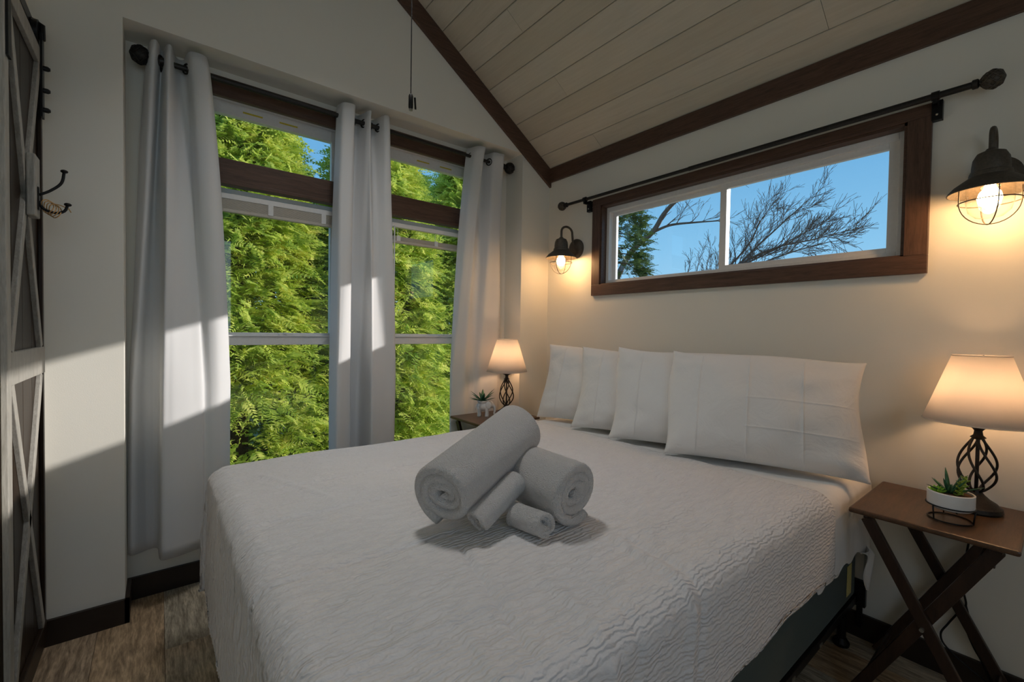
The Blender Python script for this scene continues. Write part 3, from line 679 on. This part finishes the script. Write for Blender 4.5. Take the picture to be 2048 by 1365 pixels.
# ------------------------------------------------------------------ towels
def towel(name, A, Bp, R, th, label, turns=None, phase=0, sq=1.0):
    A = Vector(A); Bp = Vector(Bp); ax = (Bp-A); L = ax.length; ax.normalize()
    sd = ax.cross(Vector((0, 0, 1))).normalized(); up = sd.cross(ax)
    turns = turns or R/th*.93; phase = phase-2*math.pi*turns; ns = int(44*turns); sec = 18; m = MB(); rings = []
    r0 = th*.45
    for i in range(ns+1):
        t_ = i/ns; ang = phase+2*math.pi*turns*t_; r = r0+(R-th/2-r0)*t_
        wob = 1+.10*math.sin(2*ang+1.3)*(1-t_)
        cx, cy = math.cos(ang)*r*wob, math.sin(ang)*r*wob*sq
        ex = .010*math.sin(ang*.9+phase)-.012*(1-t_); hl = L/2+ex; hw = th/2*.985
        ring = []
        for k in range(sec):
            a = 2*math.pi*k/sec; ca, sa = math.cos(a), math.sin(a)
            da = (hl-hw)*(1 if ca > 0 else -1)+hw*ca if abs(ca) > 1e-6 else 0
            dr = hw*sa
            rr = 1+dr/max(r, 1e-4)
            p = A+ax*(L/2+da)+(sd*cx+up*cy)*rr
            ring.append(p)
        rings.append(ring)
    vs = [p for rg in rings for p in rg]
    fs = [(i*sec+k, i*sec+(k+1) % sec, (i+1)*sec+(k+1) % sec, (i+1)*sec+k) for i in range(ns) for k in range(sec)]
    fs += [tuple(range(sec))[::-1], tuple(range(ns*sec, ns*sec+sec))]
    m.add(vs, fs); o = build(name, m, 'terry_cloth', smooth=True); return tag(o, label, 'towel', 'rolled white towels on the bed')
TB = BT+.006
towel('rolled_towel', (-1.396, -1.625, TB+.096), (-1.386, -1.40, TB+.096), .096, .029, 'big rolled white towel showing its spiral end, lying flat', phase=-1.0)
towel('rolled_towel', (-1.715, -1.435, TB+.097), (-1.345, -1.325, TB+.215), .097, .029, 'big rolled white towel propped slanting on top of the other', phase=-1.9)
towel('rolled_towel', (-1.650, -1.512, TB+.041), (-1.488, -1.470, TB+.100), .041, .014, 'small rolled white washcloth leaning along the slanting towel', phase=-1.7)
towel('rolled_towel', (-1.505, -1.625, TB+.036), (-1.53, -1.50, TB+.036), .035, .013, 'small rolled white washcloth lying flat beside the spiral-ended towel', phase=-1.5)

# ------------------------------------------------------------------ tray tables
TZ = .672
def tray(x0, x1, y0, y1, label):
    t = thing('tray_table', ((x0+x1)/2, (y0+y1)/2, 0), label, 'side table', 'folding tray tables beside the bed')
    P = lambda name, mb, mat, **k: build(name, mb, mat, t, **k)
    P('table_top', B(x0, x1, y0, y1, TZ-.017, TZ), 'tray_wood', bevel=.006)
    P('cleat', B(x0+.03, x1-.03, y1-.06, y1-.035, TZ-.033, TZ-.017), 'tray_leg', bevel=.002)
    P('cleat', B(x0+.03, x1-.03, y0+.035, y0+.06, TZ-.033, TZ-.017), 'tray_leg', bevel=.002)
    for x, s in ((x0+.035, 1), (x1-.035, 1)):
        P('leg', MB().beam((x, y1-.045, TZ-.03), (x, y0+.012, .012), .018, .034, (1, 0, 0)) if False else MB().beam((x, y1-.045, TZ-.03), (x, y0+.012, .014), .034, .018, (1, 0, 0)), 'tray_leg', bevel=.002)
    for x in (x0+.058, x1-.058):
        P('leg', MB().beam((x, y0+.045, TZ-.03), (x, y1-.012, .014), .034, .018, (1, 0, 0)), 'tray_leg', bevel=.002)
    cy = (y0+y1)/2
    P('stretcher', MB().tube([(x0+.058, y1-.05, .10), (x1-.058, y1-.05, .10)], .008, 8), 'tray_leg')
    P('stretcher', MB().tube([(x0+.035, y0+.05, .10), (x1-.035, y0+.05, .10)], .008, 8), 'tray_leg')
    P('stretcher', B(x0+.058, x1-.058, y0+.05, y0+.085, .585, .60), 'tray_leg', bevel=.002)
    for x in (x0+.022, x1-.022): P('pivot_bolt', MB().lathe([(.006, -.006), (.006, .006)], (x, cy+.002, .343), 10, 'x'), 'steel')
    return t
mat_wood('tray_wood', s2l(64, 46, 33), s2l(98, 71, 50), (1.6, 12, 12), .32, True, 5, .06, .4)
mat_wood('tray_leg', s2l(34, 23, 17), s2l(58, 40, 29), (10, 10, 1.6), .4, True, 5, .06)
tray(-.458, -.012, -2.378, -1.992, 'dark wood folding tray table to the right of the bed, holding the large lamp')
tray(-.748, -.262, -.226, .142, 'dark wood folding tray table in the corner by the niche, holding the small lamp')

# ------------------------------------------------------------------ table lamps
def lamp(x, y, label, twist):
    t = thing('table_lamp', (x, y, TZ), label, 'lamp', 'iron table lamps beside the bed')
    P = lambda name, mb, mat, **k: build(name, mb, mat, t, world=False, **k)
    P('base', MB().lathe([(.0, 0), (.062, 0), (.066, .006), (.064, .018), (.056, .024), (.052, .030), (.034, .042), (.022, .054), (.016, .062), (.014, .070), (.0, .072)], n=36), 'iron_lamp', auto=True)
    for k in range(6):
        pts = []
        for i in range(23):
            h = i/22; z = .062+.185*h; r = .010+.040*math.sin(math.pi*min(1, max(0, h))**.80)**1.0*(1 if h > .0 else 0)
            a = 2*math.pi*k/6+twist*(1-h)*1.9; pts.append((r*math.cos(a), r*math.sin(a), z))
        P('cage_rod', MB().tube(pts, .0037, 7), 'iron_lamp', smooth=True)
    P('center_stem', MB().tube([(0, 0, .06), (0, 0, .26)], .005, 8), 'iron_lamp', smooth=True)
    P('collar', MB().lathe([(.0, .240), (.012, .240), (.020, .246), (.012, .254), (.010, .268), (.016, .276), (.034, .284), (.048, .292), (.046, .295), (.012, .292), (.009, .33), (.0, .33)], n=28), 'iron_lamp', auto=True)
    hz0, hz1 = .298, .520
    sp = MB().lathe([(.140, hz0), (.140-.0695*.5, (hz0+hz1)/2), (.0705, hz1)], n=56); sp.f = [q for q in sp.f if len(q) == 4]
    sh_ = P('lamp_shade', sp, 'shade_cloth', smooth=True); s = sh_.modifiers.new('thick', 'SOLIDIFY'); s.thickness = .0015
    for r, z in ((.140, hz0), (.0705, hz1)):
        rim = MB().tube([(r*math.cos(2*math.pi*k/48), r*math.sin(2*math.pi*k/48), z) for k in range(48)], .0022, 5, closed=True)
        build('rim', rim, 'shade_cloth', sh_, world=False, smooth=True)
    sp_ = MB()
    for k in range(3):
        a = 2*math.pi*k/3; sp_.tube([(0, 0, hz1-.02), (.0705*math.cos(a), .0705*math.sin(a), hz1)], .0015, 5)
    sp_.tube([(.008, 0, .33), (.035, 0, .40), (.030, 0, .47), (.0, 0, hz1-.02)], .0015, 5); P('harp', sp_, 'dark_metal')
    P('socket', MB().lathe([(.0, .33), (.016, .33), (.017, .37), (.0, .372)], n=16), 'dark_metal', auto=True)
    P('bulb', MB().ball((0, 0, .412), .027, .027, .036, 16, 10), 'lamp_bulb', smooth=True)
    return t
lamp(-.405, -.035, 'small-looking iron table lamp with a lit white shade in the corner by the niche', 1)
lamp(-.135, -2.262, 'iron table lamp with a lit white shade to the right of the bed', 1)

# ------------------------------------------------------------------ wall sconces
def sconce(y, z, ox, label):
    t = thing('wall_sconce', (0, y, z), label, 'wall lamp', 'caged barn-style wall lamps')
    P = lambda name, mb, mat, **k: build(name, mb, mat, t, world=False, **k)
    P('backplate', MB().lathe([(.0, -.030), (.030, -.030), (.048, -.024), (.058, -.016), (.062, -.010), (.068, -.008), (.068, 0)], (0, 0, .065), 36, 'x'), 'bronze', auto=True)
    arc = [(-.026, 0, .085), (-.040, 0, .12), (-.046, 0, .16)]+[(-(.046+(ox-.046)/2)+(ox-.046)/2*math.cos(a), 0, .165+.038*math.sin(a)) for a in np.linspace(0, math.pi, 12)]+[(-ox, 0, .14), (-ox, 0, .118)]
    P('gooseneck_arm', MB().tube(arc, .0075, 10), 'bronze', auto=True)
    c = (-ox, 0, 0)
    P('lamp_hood', MB().lathe([(.0, .125), (.012, .124), (.016, .118), (.034, .110), (.043, .092), (.046, .066), (.046, .050), (.050, .048), (.052, .040), (.052, .034), (.060, .028), (.088, .006), (.101, -.010), (.104, -.016), (.101, -.017), (.086, .000), (.058, .022), (.048, .030), (.0, .034)], c, 44), 'bronze', auto=True)
    P('socket', MB().lathe([(.0, .034), (.018, .034), (.018, .006), (.0, .006)], c, 16), 'dark_metal', auto=True)
    P('glass_jar', MB().lathe([(.054, .022), (.057, .0), (.057, -.050), (.050, -.080), (.032, -.098), (.0, -.104)], c, 32), 'jar_glass', smooth=True)
    P('bulb', MB().lathe([(.013, .006), (.015, -.004), (.026, -.020), (.030, -.036), (.026, -.054), (.013, -.066), (.0, -.069)], c, 20), 'sconce_bulb', smooth=True)
    cg = MB(); R = .074
    for k in range(2):
        a0 = math.pi*k/2+.35; pts = [(-ox+R*math.cos(a0), R*math.sin(a0), -.004), (-ox+R*math.cos(a0), R*math.sin(a0), -.04)]
        pts += [(-ox+R*math.cos(q)*math.cos(a0), R*math.cos(q)*math.sin(a0), -.045-.077*math.sin(q)) for q in np.linspace(0, math.pi, 19)]
        pts += [(-ox-R*math.cos(a0), -R*math.sin(a0), -.04), (-ox-R*math.cos(a0), -R*math.sin(a0), -.004)]
        cg.tube(pts, .0019, 6)
    cg.tube([(-ox+(R+.001)*math.cos(2*math.pi*k/40), (R+.001)*math.sin(2*math.pi*k/40), -.048) for k in range(40)], .0019, 6, closed=True)
    P('wire_cage', cg, 'bronze', smooth=True)
    return t
sconce(-.285, 1.765, .150, 'caged wall lamp, lit, in the corner to the left of the high window')
sconce(-2.268, 1.748, .150, 'caged wall lamp, lit, to the right of the high window')

# ------------------------------------------------------------------ plants
t = thing('potted_succulents', (-.315, -2.222, TZ), 'succulents in a white bowl on a wire stand on the right tray table', 'plant')
P = lambda name, mb, mat, **k: build(name, mb, mat, t, world=False, **k)
P('bowl', MB().lathe([(.0, .036), (.046, .036), (.054, .042), (.056, .050), (.056, .088), (.0535, .090), (.051, .088), (.051, .078), (.0, .078)], n=40), 'ceramic', auto=True)
P('soil', MB().lathe([(.0, .0785), (.0508, .0785), (.050, .083), (.0, .085)], n=24), 'soil')
st = MB(); 
for R, z in ((.052, .0025), (.0575, .047)): st.tube([(R*math.cos(2*math.pi*k/40), R*math.sin(2*math.pi*k/40), z) for k in range(40)], .0022, 6, closed=True)
for a in (.4, 2.5, 4.6): st.tube([(.0575*math.cos(a), .0575*math.sin(a), .047), (.053*math.cos(a), .053*math.sin(a), .002)], .0022, 6)
st.tube([(.054*math.cos(.4), .054*math.sin(.4), .037), (.054*math.cos(3.54), .054*math.sin(3.54), .037)], .0018, 5)
P('wire_stand', st, 'black_metal', smooth=True)
a = MB()
for k in range(11):
    an = k*2.399; el = .35+.9*(k/11); a.leaf((.0, .004, .082), (math.cos(an)*math.cos(el), math.sin(an)*math.cos(el), math.sin(el)), .062+.014*(k % 3), .0075, .4, .05)
P('aloe_leaves', a, 'succulent_dark', smooth=True)
a = MB()
for rr, nn, el in ((.0, 12, .25), (.0, 9, .65), (.0, 5, 1.1)):
    for k in range(nn):
        an = 2*math.pi*k/nn+el; a.leaf((-.014, .030, .084), (math.cos(an)*math.cos(el), math.sin(an)*math.cos(el), math.sin(el)), .026-.007*el, .0085, .5, -.15)
P('rosette_leaves', a, 'succulent_light', smooth=True)
a = MB()
for s0, (bx, by) in enumerate(((.004, -.024), (-.014, -.016), (.018, -.012))):
    for k in range(15):
        z = .082+.0042*k*(1 if s0 == 0 else .7); an = k*1.57+s0
        a.leaf((bx+.0012*k*.3, by-.0012*k*.5, z), (math.cos(an)*.85, math.sin(an)*.85, .5), .014, .0052, .5, 0)
P('stacked_leaves', a, 'succulent_yellow', smooth=True)
# elephant planter
EX, EY = -.565, .015
t = thing('elephant_planter', (EX, EY, TZ), 'white elephant-shaped planter with dark green leaves on the corner tray table', 'plant')
P = lambda name, mb, mat, **k: build(name, mb, mat, t, world=False, **k)
m = MB(); m.ball((0, 0, .066), .046, .034, .034, 20, 14)
for sx_ in (-.027, .025):
    for sy in (-.017, .017): m.lathe([(.0, .0), (.0135, .0), (.0125, .012), (.0115, .03), (.014, .055), (.0, .07)], (sx_, sy, 0), 14)
m.ball((-.050, 0, .078), .023, .022, .025, 16, 10)
m.tube([(-.064, 0, .076), (-.078, 0, .060), (-.080, 0, .036), (-.074, 0, .018), (-.082, 0, .010)], [.013, .011, .009, .007, .006], 10)
m.lathe([(.030, .088), (.036, .098), (.036, .106), (.028, .106), (.026, .09)], (0.004, 0, 0), 24)
bd = P('elephant_body', m, 'ceramic'); rm = bd.modifiers.new('remesh', 'REMESH'); rm.mode = 'VOXEL'; rm.voxel_size = .0028; rm.use_smooth_shade = True
sm = bd.modifiers.new('smooth', 'SMOOTH'); sm.factor = .5; sm.iterations = 4
for sy in (-1, 1):
    e_ = MB().ball((-.038, sy*.030, .078), .020, .0045, .026, 16, 10); P('ear', e_, 'ceramic', smooth=True)
P('tail', MB().tube([(.046, 0, .074), (.053, 0, .055), (.051, 0, .038)], .003, 6), 'ceramic', smooth=True)
P('soil', MB().lathe([(.0, .100), (.029, .100), (.0, .104)], (.004, 0, 0), 18), 'soil')
a = MB()
for k in range(15):
    an = k*2.399; el = .22+.75*((k*7) % 15)/15; a.leaf((.004, 0, .102), (math.cos(an)*math.cos(el), math.sin(an)*math.cos(el), math.sin(el)), .085+.045*((k*5) % 7)/7, .015, .22, .10)
P('leaves', a, 'succulent_dark', smooth=True)
bpy.data.objects[t.name].rotation_euler = (0, 0, math.radians(140))

# ------------------------------------------------------------------ lamp cord
pts = cr([(-.10, -2.262, .685), (-.03, -2.262, .676), (.0-.006, -2.255, .64), (-.010, -2.237, .50), (-.012, -2.229, .40), (-.012, -2.229, .343), (-.010, -2.238, .29), (-.012, -2.225, .262), (-.02, -2.195, .20), (-.03, -2.178, .155), (-.035, -2.20, .115), (-.04, -2.29, .06), (-.05, -2.40, .012), (-.06, -2.60, .006), (-.05, -2.9, .006)], 90)
cdm = MB().tube([tuple(p) for p in pts], .0032, 7)
cdm.tube([tuple(p) for p in cr([(-.010, -2.238, .285), (-.012, -2.245, .25), (-.013, -2.243, .20), (-.018, -2.262, .15), (-.024, -2.285, .11), (-.035, -2.31, .05)], 30)], .0032, 7)
tag(build('power_cord', cdm, 'cord_black', smooth=True), 'black cord looping down the wall beneath the right tray table', 'cord')

# ------------------------------------------------------------------ barn door with hook
DX = -2.615
t = thing('barn_door', (DX-.015, -.31, .05), 'narrow dark wood sliding door with white X braces at the left edge', 'door')
P = lambda name, mb, mat, **k: build(name, mb, mat, t, **k)
D0, D1 = -.585, -.055
for i in range(4):
    ya = D0+(D1-D0)*i/4; P('door_plank', B(DX-.034, DX-.014, ya+.001, ya+(D1-D0)/4-.001, .05, 2.245), 'door_wood', bevel=.002)
sw = .045
P('stile', B(DX-.014, DX, D0, D0+sw, .05, 2.245), 'door_white', bevel=.002)
P('stile', B(DX-.014, DX-.002, D1-.022, D1, .05, 2.245), 'door_wood', bevel=.002)
P('top_rail', B(DX-.014, DX, D0+sw, D1, 2.185, 2.245), 'door_white', bevel=.002)
P('middle_rail', B(DX-.014, DX, D0+sw, D1, 1.068, 1.165), 'door_white', bevel=.002)
P('bottom_rail', B(DX-.014, DX, D0+sw, D1, .05, .13), 'door_wood', bevel=.002)
def brace(p, q): P('brace', MB().beam((DX-.008, p[0], p[1]), (DX-.008, q[0], q[1]), .034, .014, (1, 0, 0)), 'door_white', bevel=.002)
for z0, z1 in ((1.165, 2.185), (.13, 1.068)):
    brace((D0+sw+.02, z0), (D1-.045, z1)); brace((D0+sw+.02, z1), (D1-.045, z0))
hb = P('hook_board', B(DX, DX+.022, -.345, -.275, 1.60, 1.80), 'door_white', bevel=.004)
t2 = P('strap_hanger', MB().box(DX, DX+.006, -.105, -.07, 2.0, 2.30).lathe([(.0, -.008), (.045, -.008), (.045, .008), (.0, .008)], (DX-.012, -.0875, 2.30), 24, 'x').tube([(DX+.003, -.0875, 2.28), (DX+.003, -.0875, 2.33), (DX-.03, -.0875, 2.345)], .010, 8), 'black_metal', auto=True)
for z in (2.03, 2.10, 2.18): build('bolt', MB().lathe([(.009, 0), (.009, .012), (.005, .018), (.0, .018)], (DX+.006, -.0875, z), 12, 'x'), 'black_metal', t2, auto=True)
m = MB().box(DX, DX+.006, D0+.01, D0+.045, 2.0, 2.30); P('strap_hanger', m, 'black_metal')
tag(build('door_track', MB().box(DX-.034, DX-.022, -.62, -.03, 2.315, 2.355).box(-2.66, DX-.034, -.10, -.07, 2.325, 2.345).box(-2.66, DX-.034, -.55, -.52, 2.325, 2.345), 'black_metal', bevel=.001), 'black metal track carrying the sliding door', 'rail')
hx = DX+.022
t = thing('coat_hook', (hx, -.31, 1.66), 'black double coat hook on the sliding door, wound with twine', 'hook')
P = lambda name, mb, mat, **k: build(name, mb, mat, t, **k)
P('hook_plate', B(hx, hx+.004, -.322, -.298, 1.625, 1.70), 'black_metal', bevel=.002)
def hookarm(pts, rr):
    q = cr(pts, 16); m = MB().tube([tuple(p) for p in q], rr, 8); m.ball(tuple(q[-1]), .010, .010, .006); return m
P('upper_prong', hookarm([(hx+.003, -.31, 1.675), (hx+.03, -.31, 1.695), (hx+.055, -.31, 1.725), (hx+.062, -.31, 1.765)], .0042), 'black_metal', smooth=True)
P('lower_prong', hookarm([(hx+.003, -.31, 1.655), (hx+.012, -.31, 1.632), (hx+.04, -.31, 1.622), (hx+.062, -.31, 1.632), (hx+.070, -.31, 1.655)], .0042), 'black_metal', smooth=True)
tw = MB()
for k in range(4): tw.tube([(hx+.022+.012*k*.5+.014*math.cos(q), -.31+.012*math.sin(q*2), 1.64+.022*math.sin(q)-.004*k) for q in np.linspace(0, 6.2, 18)], .0016, 5)
tw.tube([(hx+.03, -.31, 1.652), (hx+.05, -.313, 1.65), (hx+.072, -.31, 1.642), (hx+.078, -.312, 1.63)], .0016, 5)
P('twine', tw, 'twine', smooth=True)

# ------------------------------------------------------------------ ceiling fan (above the frame) with its pull chain in view
t = thing('ceiling_fan', tuple(FAN), 'dark pull chain with a small black knob hanging from the ceiling fan', 'ceiling fan')
P = lambda name, mb, mat, **k: build(name, mb, mat, t, **k)
fx, fy, fz = FAN
P('downrod', MB().tube([(fx, fy, fz+.10), (fx, fy, ZC(fx)+.02)], .014, 12), 'bronze', smooth=True)
P('motor_housing', MB().lathe([(.0, .12), (.05, .12), (.11, .09), (.12, .05), (.12, .0), (.09, -.04), (.0, -.04)], (fx, fy, fz), 32), 'bronze', auto=True)
for k in range(5):
    an = 2*math.pi*k/5+.5; d = Vector((math.cos(an), math.sin(an), 0)); P('blade', MB().beam(FAN+d*.13+Vector((0, 0, .03)), FAN+d*.60+Vector((0, 0, .03)), .12, .008), 'tray_wood', bevel=.003)
P('added_light_bowl', MB().lathe([(.0, -.04), (.17, -.04), (.19, -.07), (.186, -.085), (.0, -.085)], (fx, fy, fz), 36), 'added_bowl_glow', auto=True)  # unseen glowing bowl, added to go with the overhead fill
ch = MB(); CHX, CHY = -1.548, -.892
ch.tube([(CHX, CHY, fz-.04), (CHX, CHY, 2.125)], .0014, 5)
for i in range(170):
    z = 2.125+.0048*i
    if z < fz-.05: ch.ball((CHX, CHY, z), .0024, n=6, m=4)
P('pull_chain', ch, 'black_metal')
kn = P('pull_knob', MB().lathe([(.0, .058), (.006, .056), (.0085, .050), (.0085, .008), (.006, .002), (.0, .0)], (CHX, CHY, 2.068), 12), 'black_metal', auto=True)
build('knob_tip', MB().lathe([(.0, .006), (.007, .005), (.007, .0), (.0, -.002)], (CHX, CHY, 2.065), 12), 'steel', kn, auto=True)
build('spare_fob', MB().beam((CHX+.012, CHY-.009, 2.112), (CHX+.014, CHY-.011, 2.070), .006, .006), 'black_metal', kn)

# ------------------------------------------------------------------ outdoors
gr = build('ground', B(-14, 26, .45, 30, -.62, -.5).box(.5, 26, -22, .45, -.62, -.5), 'ground_cover', origin=(0, 0, -.5)); tag(gr, 'patchy lawn and gravel outside the windows', None, None, 'structure')
def frond(nl, L, wd, droop):
    V = []; Fc = []
    def pt(t_): return np.array([L*t_, 0, -droop*L*t_*t_])
    for i in range(nl):
        t_ = (i+.6)/nl; p = pt(t_); ln = wd*(1-.75*t_)*(.85+.3*((i*37) % 10)/10)
        for s in (-1, 1):
            d = np.array([.62, s*.78, -.12-.25*((i*13+s) % 5)/5]); d /= np.linalg.norm(d); sd = np.array([-s*d[1]*s, d[0]*1.0, 0]); sd = np.cross(d, [0, 0, 1]); hw = ln*.17+.003
            b = len(V); V += [p-d*.004, p+d*ln*.45+sd*hw, p+d*ln, p+d*ln*.45-sd*hw]; Fc.append((b, b+1, b+2, b+3))
    b = len(V); V += [pt(.85)-np.array([0, .006, 0]), pt(1.0)+np.array([.03, 0, -.01]), pt(.85)+np.array([0, .006, 0]), pt(.85)]; Fc.append((b, b+1, b+2, b+3))
    return np.array(V), np.array(Fc)
def evergreen(label, x, y, H, R, nf, seed, name='hemlock_tree', lmat='hemlock_leaf', zlo=-.5, size=1.0, prof=None):
    rg = np.random.default_rng(seed)
    t = thing(name, (x, y, zlo), label, 'tree', 'evergreens outside the windows')
    Vs, Fs = frond(9, .21*size, .075*size, .45); nv = len(Vs); N = nf
    # fronds grouped on boughs so the surface breaks into lit tufts and dark hollows
    nb = max(40, nf//26); bz = rg.uniform(0, 1, nb)**.9; bang = rg.uniform(0, 2*np.pi, nb); brad = rg.uniform(.80, 1.10, nb)
    pick = rg.integers(0, nb, N); tt = np.clip(bz[pick]+rg.normal(0, .022, N), 0, 1)
    z = tt*H; pr_ = (prof or (lambda q: np.clip(1-q, 0, 1)**.55*(.82+.18*np.minimum(1, q*6))))(tt)
    ang = bang[pick]+rg.normal(0, .17, N)*.9/np.maximum(pr_, .25); along = rg.uniform(.45, 1.0, N)**.7
    rad = R*pr_*brad[pick]*along; z = z-.22*(along-.4)*R*.8+rg.normal(0, .03, N)
    px = rad*np.cos(ang); py = rad*np.sin(ang)
    yaw = ang+rg.normal(0, .5, N); pit = rg.normal(.15, .35, N); rol = rg.normal(0, .5, N); sc_ = rg.uniform(.65, 1.25, N)
    cy_, sy_ = np.cos(yaw), np.sin(yaw); cp, sp = np.cos(pit), np.sin(pit); cr_, sr = np.cos(rol), np.sin(rol)
    X = Vs[None, :, 0]*sc_[:, None]; Y = Vs[None, :, 1]*sc_[:, None]; Z = Vs[None, :, 2]*sc_[:, None]
    Y2 = Y*cr_[:, None]-Z*sr[:, None]; Z2 = Y*sr[:, None]+Z*cr_[:, None]
    X3 = X*cp[:, None]-Z2*sp[:, None]; Z3 = X*sp[:, None]+Z2*cp[:, None]
    X4 = X3*cy_[:, None]-Y2*sy_[:, None]+px[:, None]; Y4 = X3*sy_[:, None]+Y2*cy_[:, None]+py[:, None]; Z4 = Z3+z[:, None]
    Vt = np.stack([X4, Y4, Z4], -1).reshape(-1, 3).astype(np.float32); F_all = (Fs[None]+(np.arange(N)*nv)[:, None, None]).reshape(-1, 4)
    me = bpy.data.meshes.new('foliage'); me.vertices.add(len(Vt)); me.vertices.foreach_set('co', Vt.ravel())
    me.loops.add(F_all.size); me.loops.foreach_set('vertex_index', F_all.ravel().astype(np.int32))
    me.polygons.add(len(F_all)); me.polygons.foreach_set('loop_start', np.arange(0, F_all.size, 4, dtype=np.int32)); me.update(calc_edges=True)
    o = link('foliage', me, lmat, t); o['kind'] = 'stuff'
    tr = MB().tube([(0, 0, 0), (.02, .01, H*.4), (0, 0, H*.97)], [.09*size, .06*size, .012], 8); build('trunk', tr, 'bark_brown', t, world=False, smooth=True)
    bo = MB()
    for k in range(60):
        q = bz[k]; r = R*(1-q)**.55*.85; a = bang[k]; bo.tube([(0, 0, q*H+.05), (r*.5*math.cos(a), r*.5*math.sin(a), q*H+.04), (r*math.cos(a), r*math.sin(a), q*H-.10)], [.014, .009, .003], 5)
    build('boughs', bo, 'bark_brown', t, world=False)['kind'] = 'stuff'
    return t
evergreen('feathery green hemlock filling the left niche window', -1.72, 2.25, 4.35, 1.00, 15000, 21)
evergreen('feathery green hemlock behind the middle curtain and right niche window', -.42, 2.35, 4.25, 1.02, 15000, 22)
evergreen('feathery green hemlock farther right, seen through the right niche window', .85, 2.55, 4.0, .98, 11000, 23)
evergreen('taller dark hemlock standing behind the others in the left niche window', -1.15, 4.1, 4.2, 1.15, 3600, 24, size=1.2)
evergreen('dark hemlock at the back, glimpsed past the right niche window', .95, 4.6, 5.2, 1.2, 3600, 25, size=1.2)
evergreen('small evergreen seen at the left edge of the high window', 4.25, 2.82, 6.0, .95, 4200, 26, 'spruce_tree', 'spruce_leaf')

# bare tree beyond the high window
t = thing('bare_tree', (9.6, 8.2, -.5), 'leafless winter tree with spreading branches seen through the high window', 'tree')
rt = random.Random(5); tw = MB(); limbs = MB()
def twig(p, d, L, r, depth):
    n = 4; pts = [p]; q = p.copy(); dd = d.copy()
    for i in range(n):
        dd = (dd+Vector((rt.gauss(0, .10), rt.gauss(0, .16), rt.gauss(.03, .12)))).normalized(); q = q+dd*L/n; pts.append(q.copy())
    rr = [max(r*(1-.72*i/n), .0035) for i in range(n+1)]
    (limbs if r > .022 else tw).tube(pts, rr, 6 if r > .02 else 4, cap=False)
    if depth <= 0: return
    for i in range(1, n+1):
        for _ in range(1 if i < n else 2):
            if rt.random() < .86:
                s = Vector((rt.gauss(0, .35), rt.gauss(-.05, .50), rt.gauss(.12, .42))); nd = (dd*1.0+s*.62).normalized()
                twig(pts[i], nd, L*rt.uniform(.55, .85), max(rr[i]*.68, .0030), depth-1)
def limb(pts, r0, r1, depth, ln, every=2, skip=0):
    c_ = [Vector(p) for p in cr(pts, 5*len(pts))]; m = len(c_); limbs.tube(c_, [r0+(r1-r0)*i/(m-1) for i in range(m)], 8, cap=False)
    for i in range(skip, m, every):
        d = (c_[min(i+1, m-1)]-c_[max(i-1, 0)]).normalized(); s = Vector((rt.gauss(0, .3), rt.gauss(-.05, .45), rt.gauss(.1, .55)))
        twig(c_[i], (d+s*.8).normalized(), ln*rt.uniform(.6, 1.1)*(1-.45*i/m), (r0+(r1-r0)*i/(m-1))*.55, depth)
    twig(c_[-1], (c_[-1]-c_[-2]).normalized(), ln*.7, r1*.9, depth)
limb([(9.6, 8.2, -.5), (9.55, 8.0, .8), (9.4, 7.6, 1.8)], .22, .17, 0, .1, 99)
limb([(9.4, 7.6, 1.8), (9.2, 6.9, 2.5), (9.0, 6.0, 3.65), (9.0, 5.2, 4.20), (8.9, 4.75, 4.65), (8.8, 4.2, 4.93), (8.8, 3.3, 5.0), (8.7, 2.6, 5.05)], .11, .025, 1, .8, 4, 14)
limb([(9.0, 5.25, 4.18), (9.1, 4.7, 4.33), (9.2, 4.0, 4.30), (9.3, 3.4, 4.25)], .045, .014, 2, .6, 3, 5)
for pts, r0 in (([(9.6, 7.9, 1.0), (9.7, 6.0, 1.5), (9.4, 4.4, 2.1), (9.2, 3.2, 2.75), (9.0, 2.4, 3.12), (8.9, 1.7, 3.30), (8.9, 1.1, 3.35), (8.8, .6, 3.40)], .09),
                ([(9.7, 6.0, 1.5), (9.9, 4.6, 2.3), (9.9, 3.3, 3.0), (9.8, 2.6, 3.55), (9.7, 2.0, 4.0), (9.6, 1.4, 4.45)], .075),
                ([(9.9, 4.6, 2.3), (10.2, 3.6, 3.1), (10.2, 3.0, 3.7), (10.1, 2.7, 4.2), (10.0, 2.4, 4.55)], .055),
                ([(9.4, 4.4, 2.1), (9.0, 3.3, 2.6), (8.6, 2.2, 2.85), (8.4, 1.3, 3.05), (8.3, .6, 3.15)], .055),
                ([(9.9, 3.3, 3.0), (9.9, 2.4, 3.35), (9.8, 1.7, 3.65), (9.8, 1.3, 3.8)], .045)):
    limb(pts, r0*.62, .008, 2, .62, 1, 8)
for k in range(5):
    y0 = 4.4-.28*k; limb([(9.6, y0+.35, 1.5), (9.6, y0+.1, 2.6), (9.6, y0-.05, 3.2+.12*(k % 3))], .022, .006, 2, .45, 3, 6)
build('limbs', limbs, 'bark', t, smooth=True); o = build('twigs', tw, 'bark', t); o['kind'] = 'stuff'
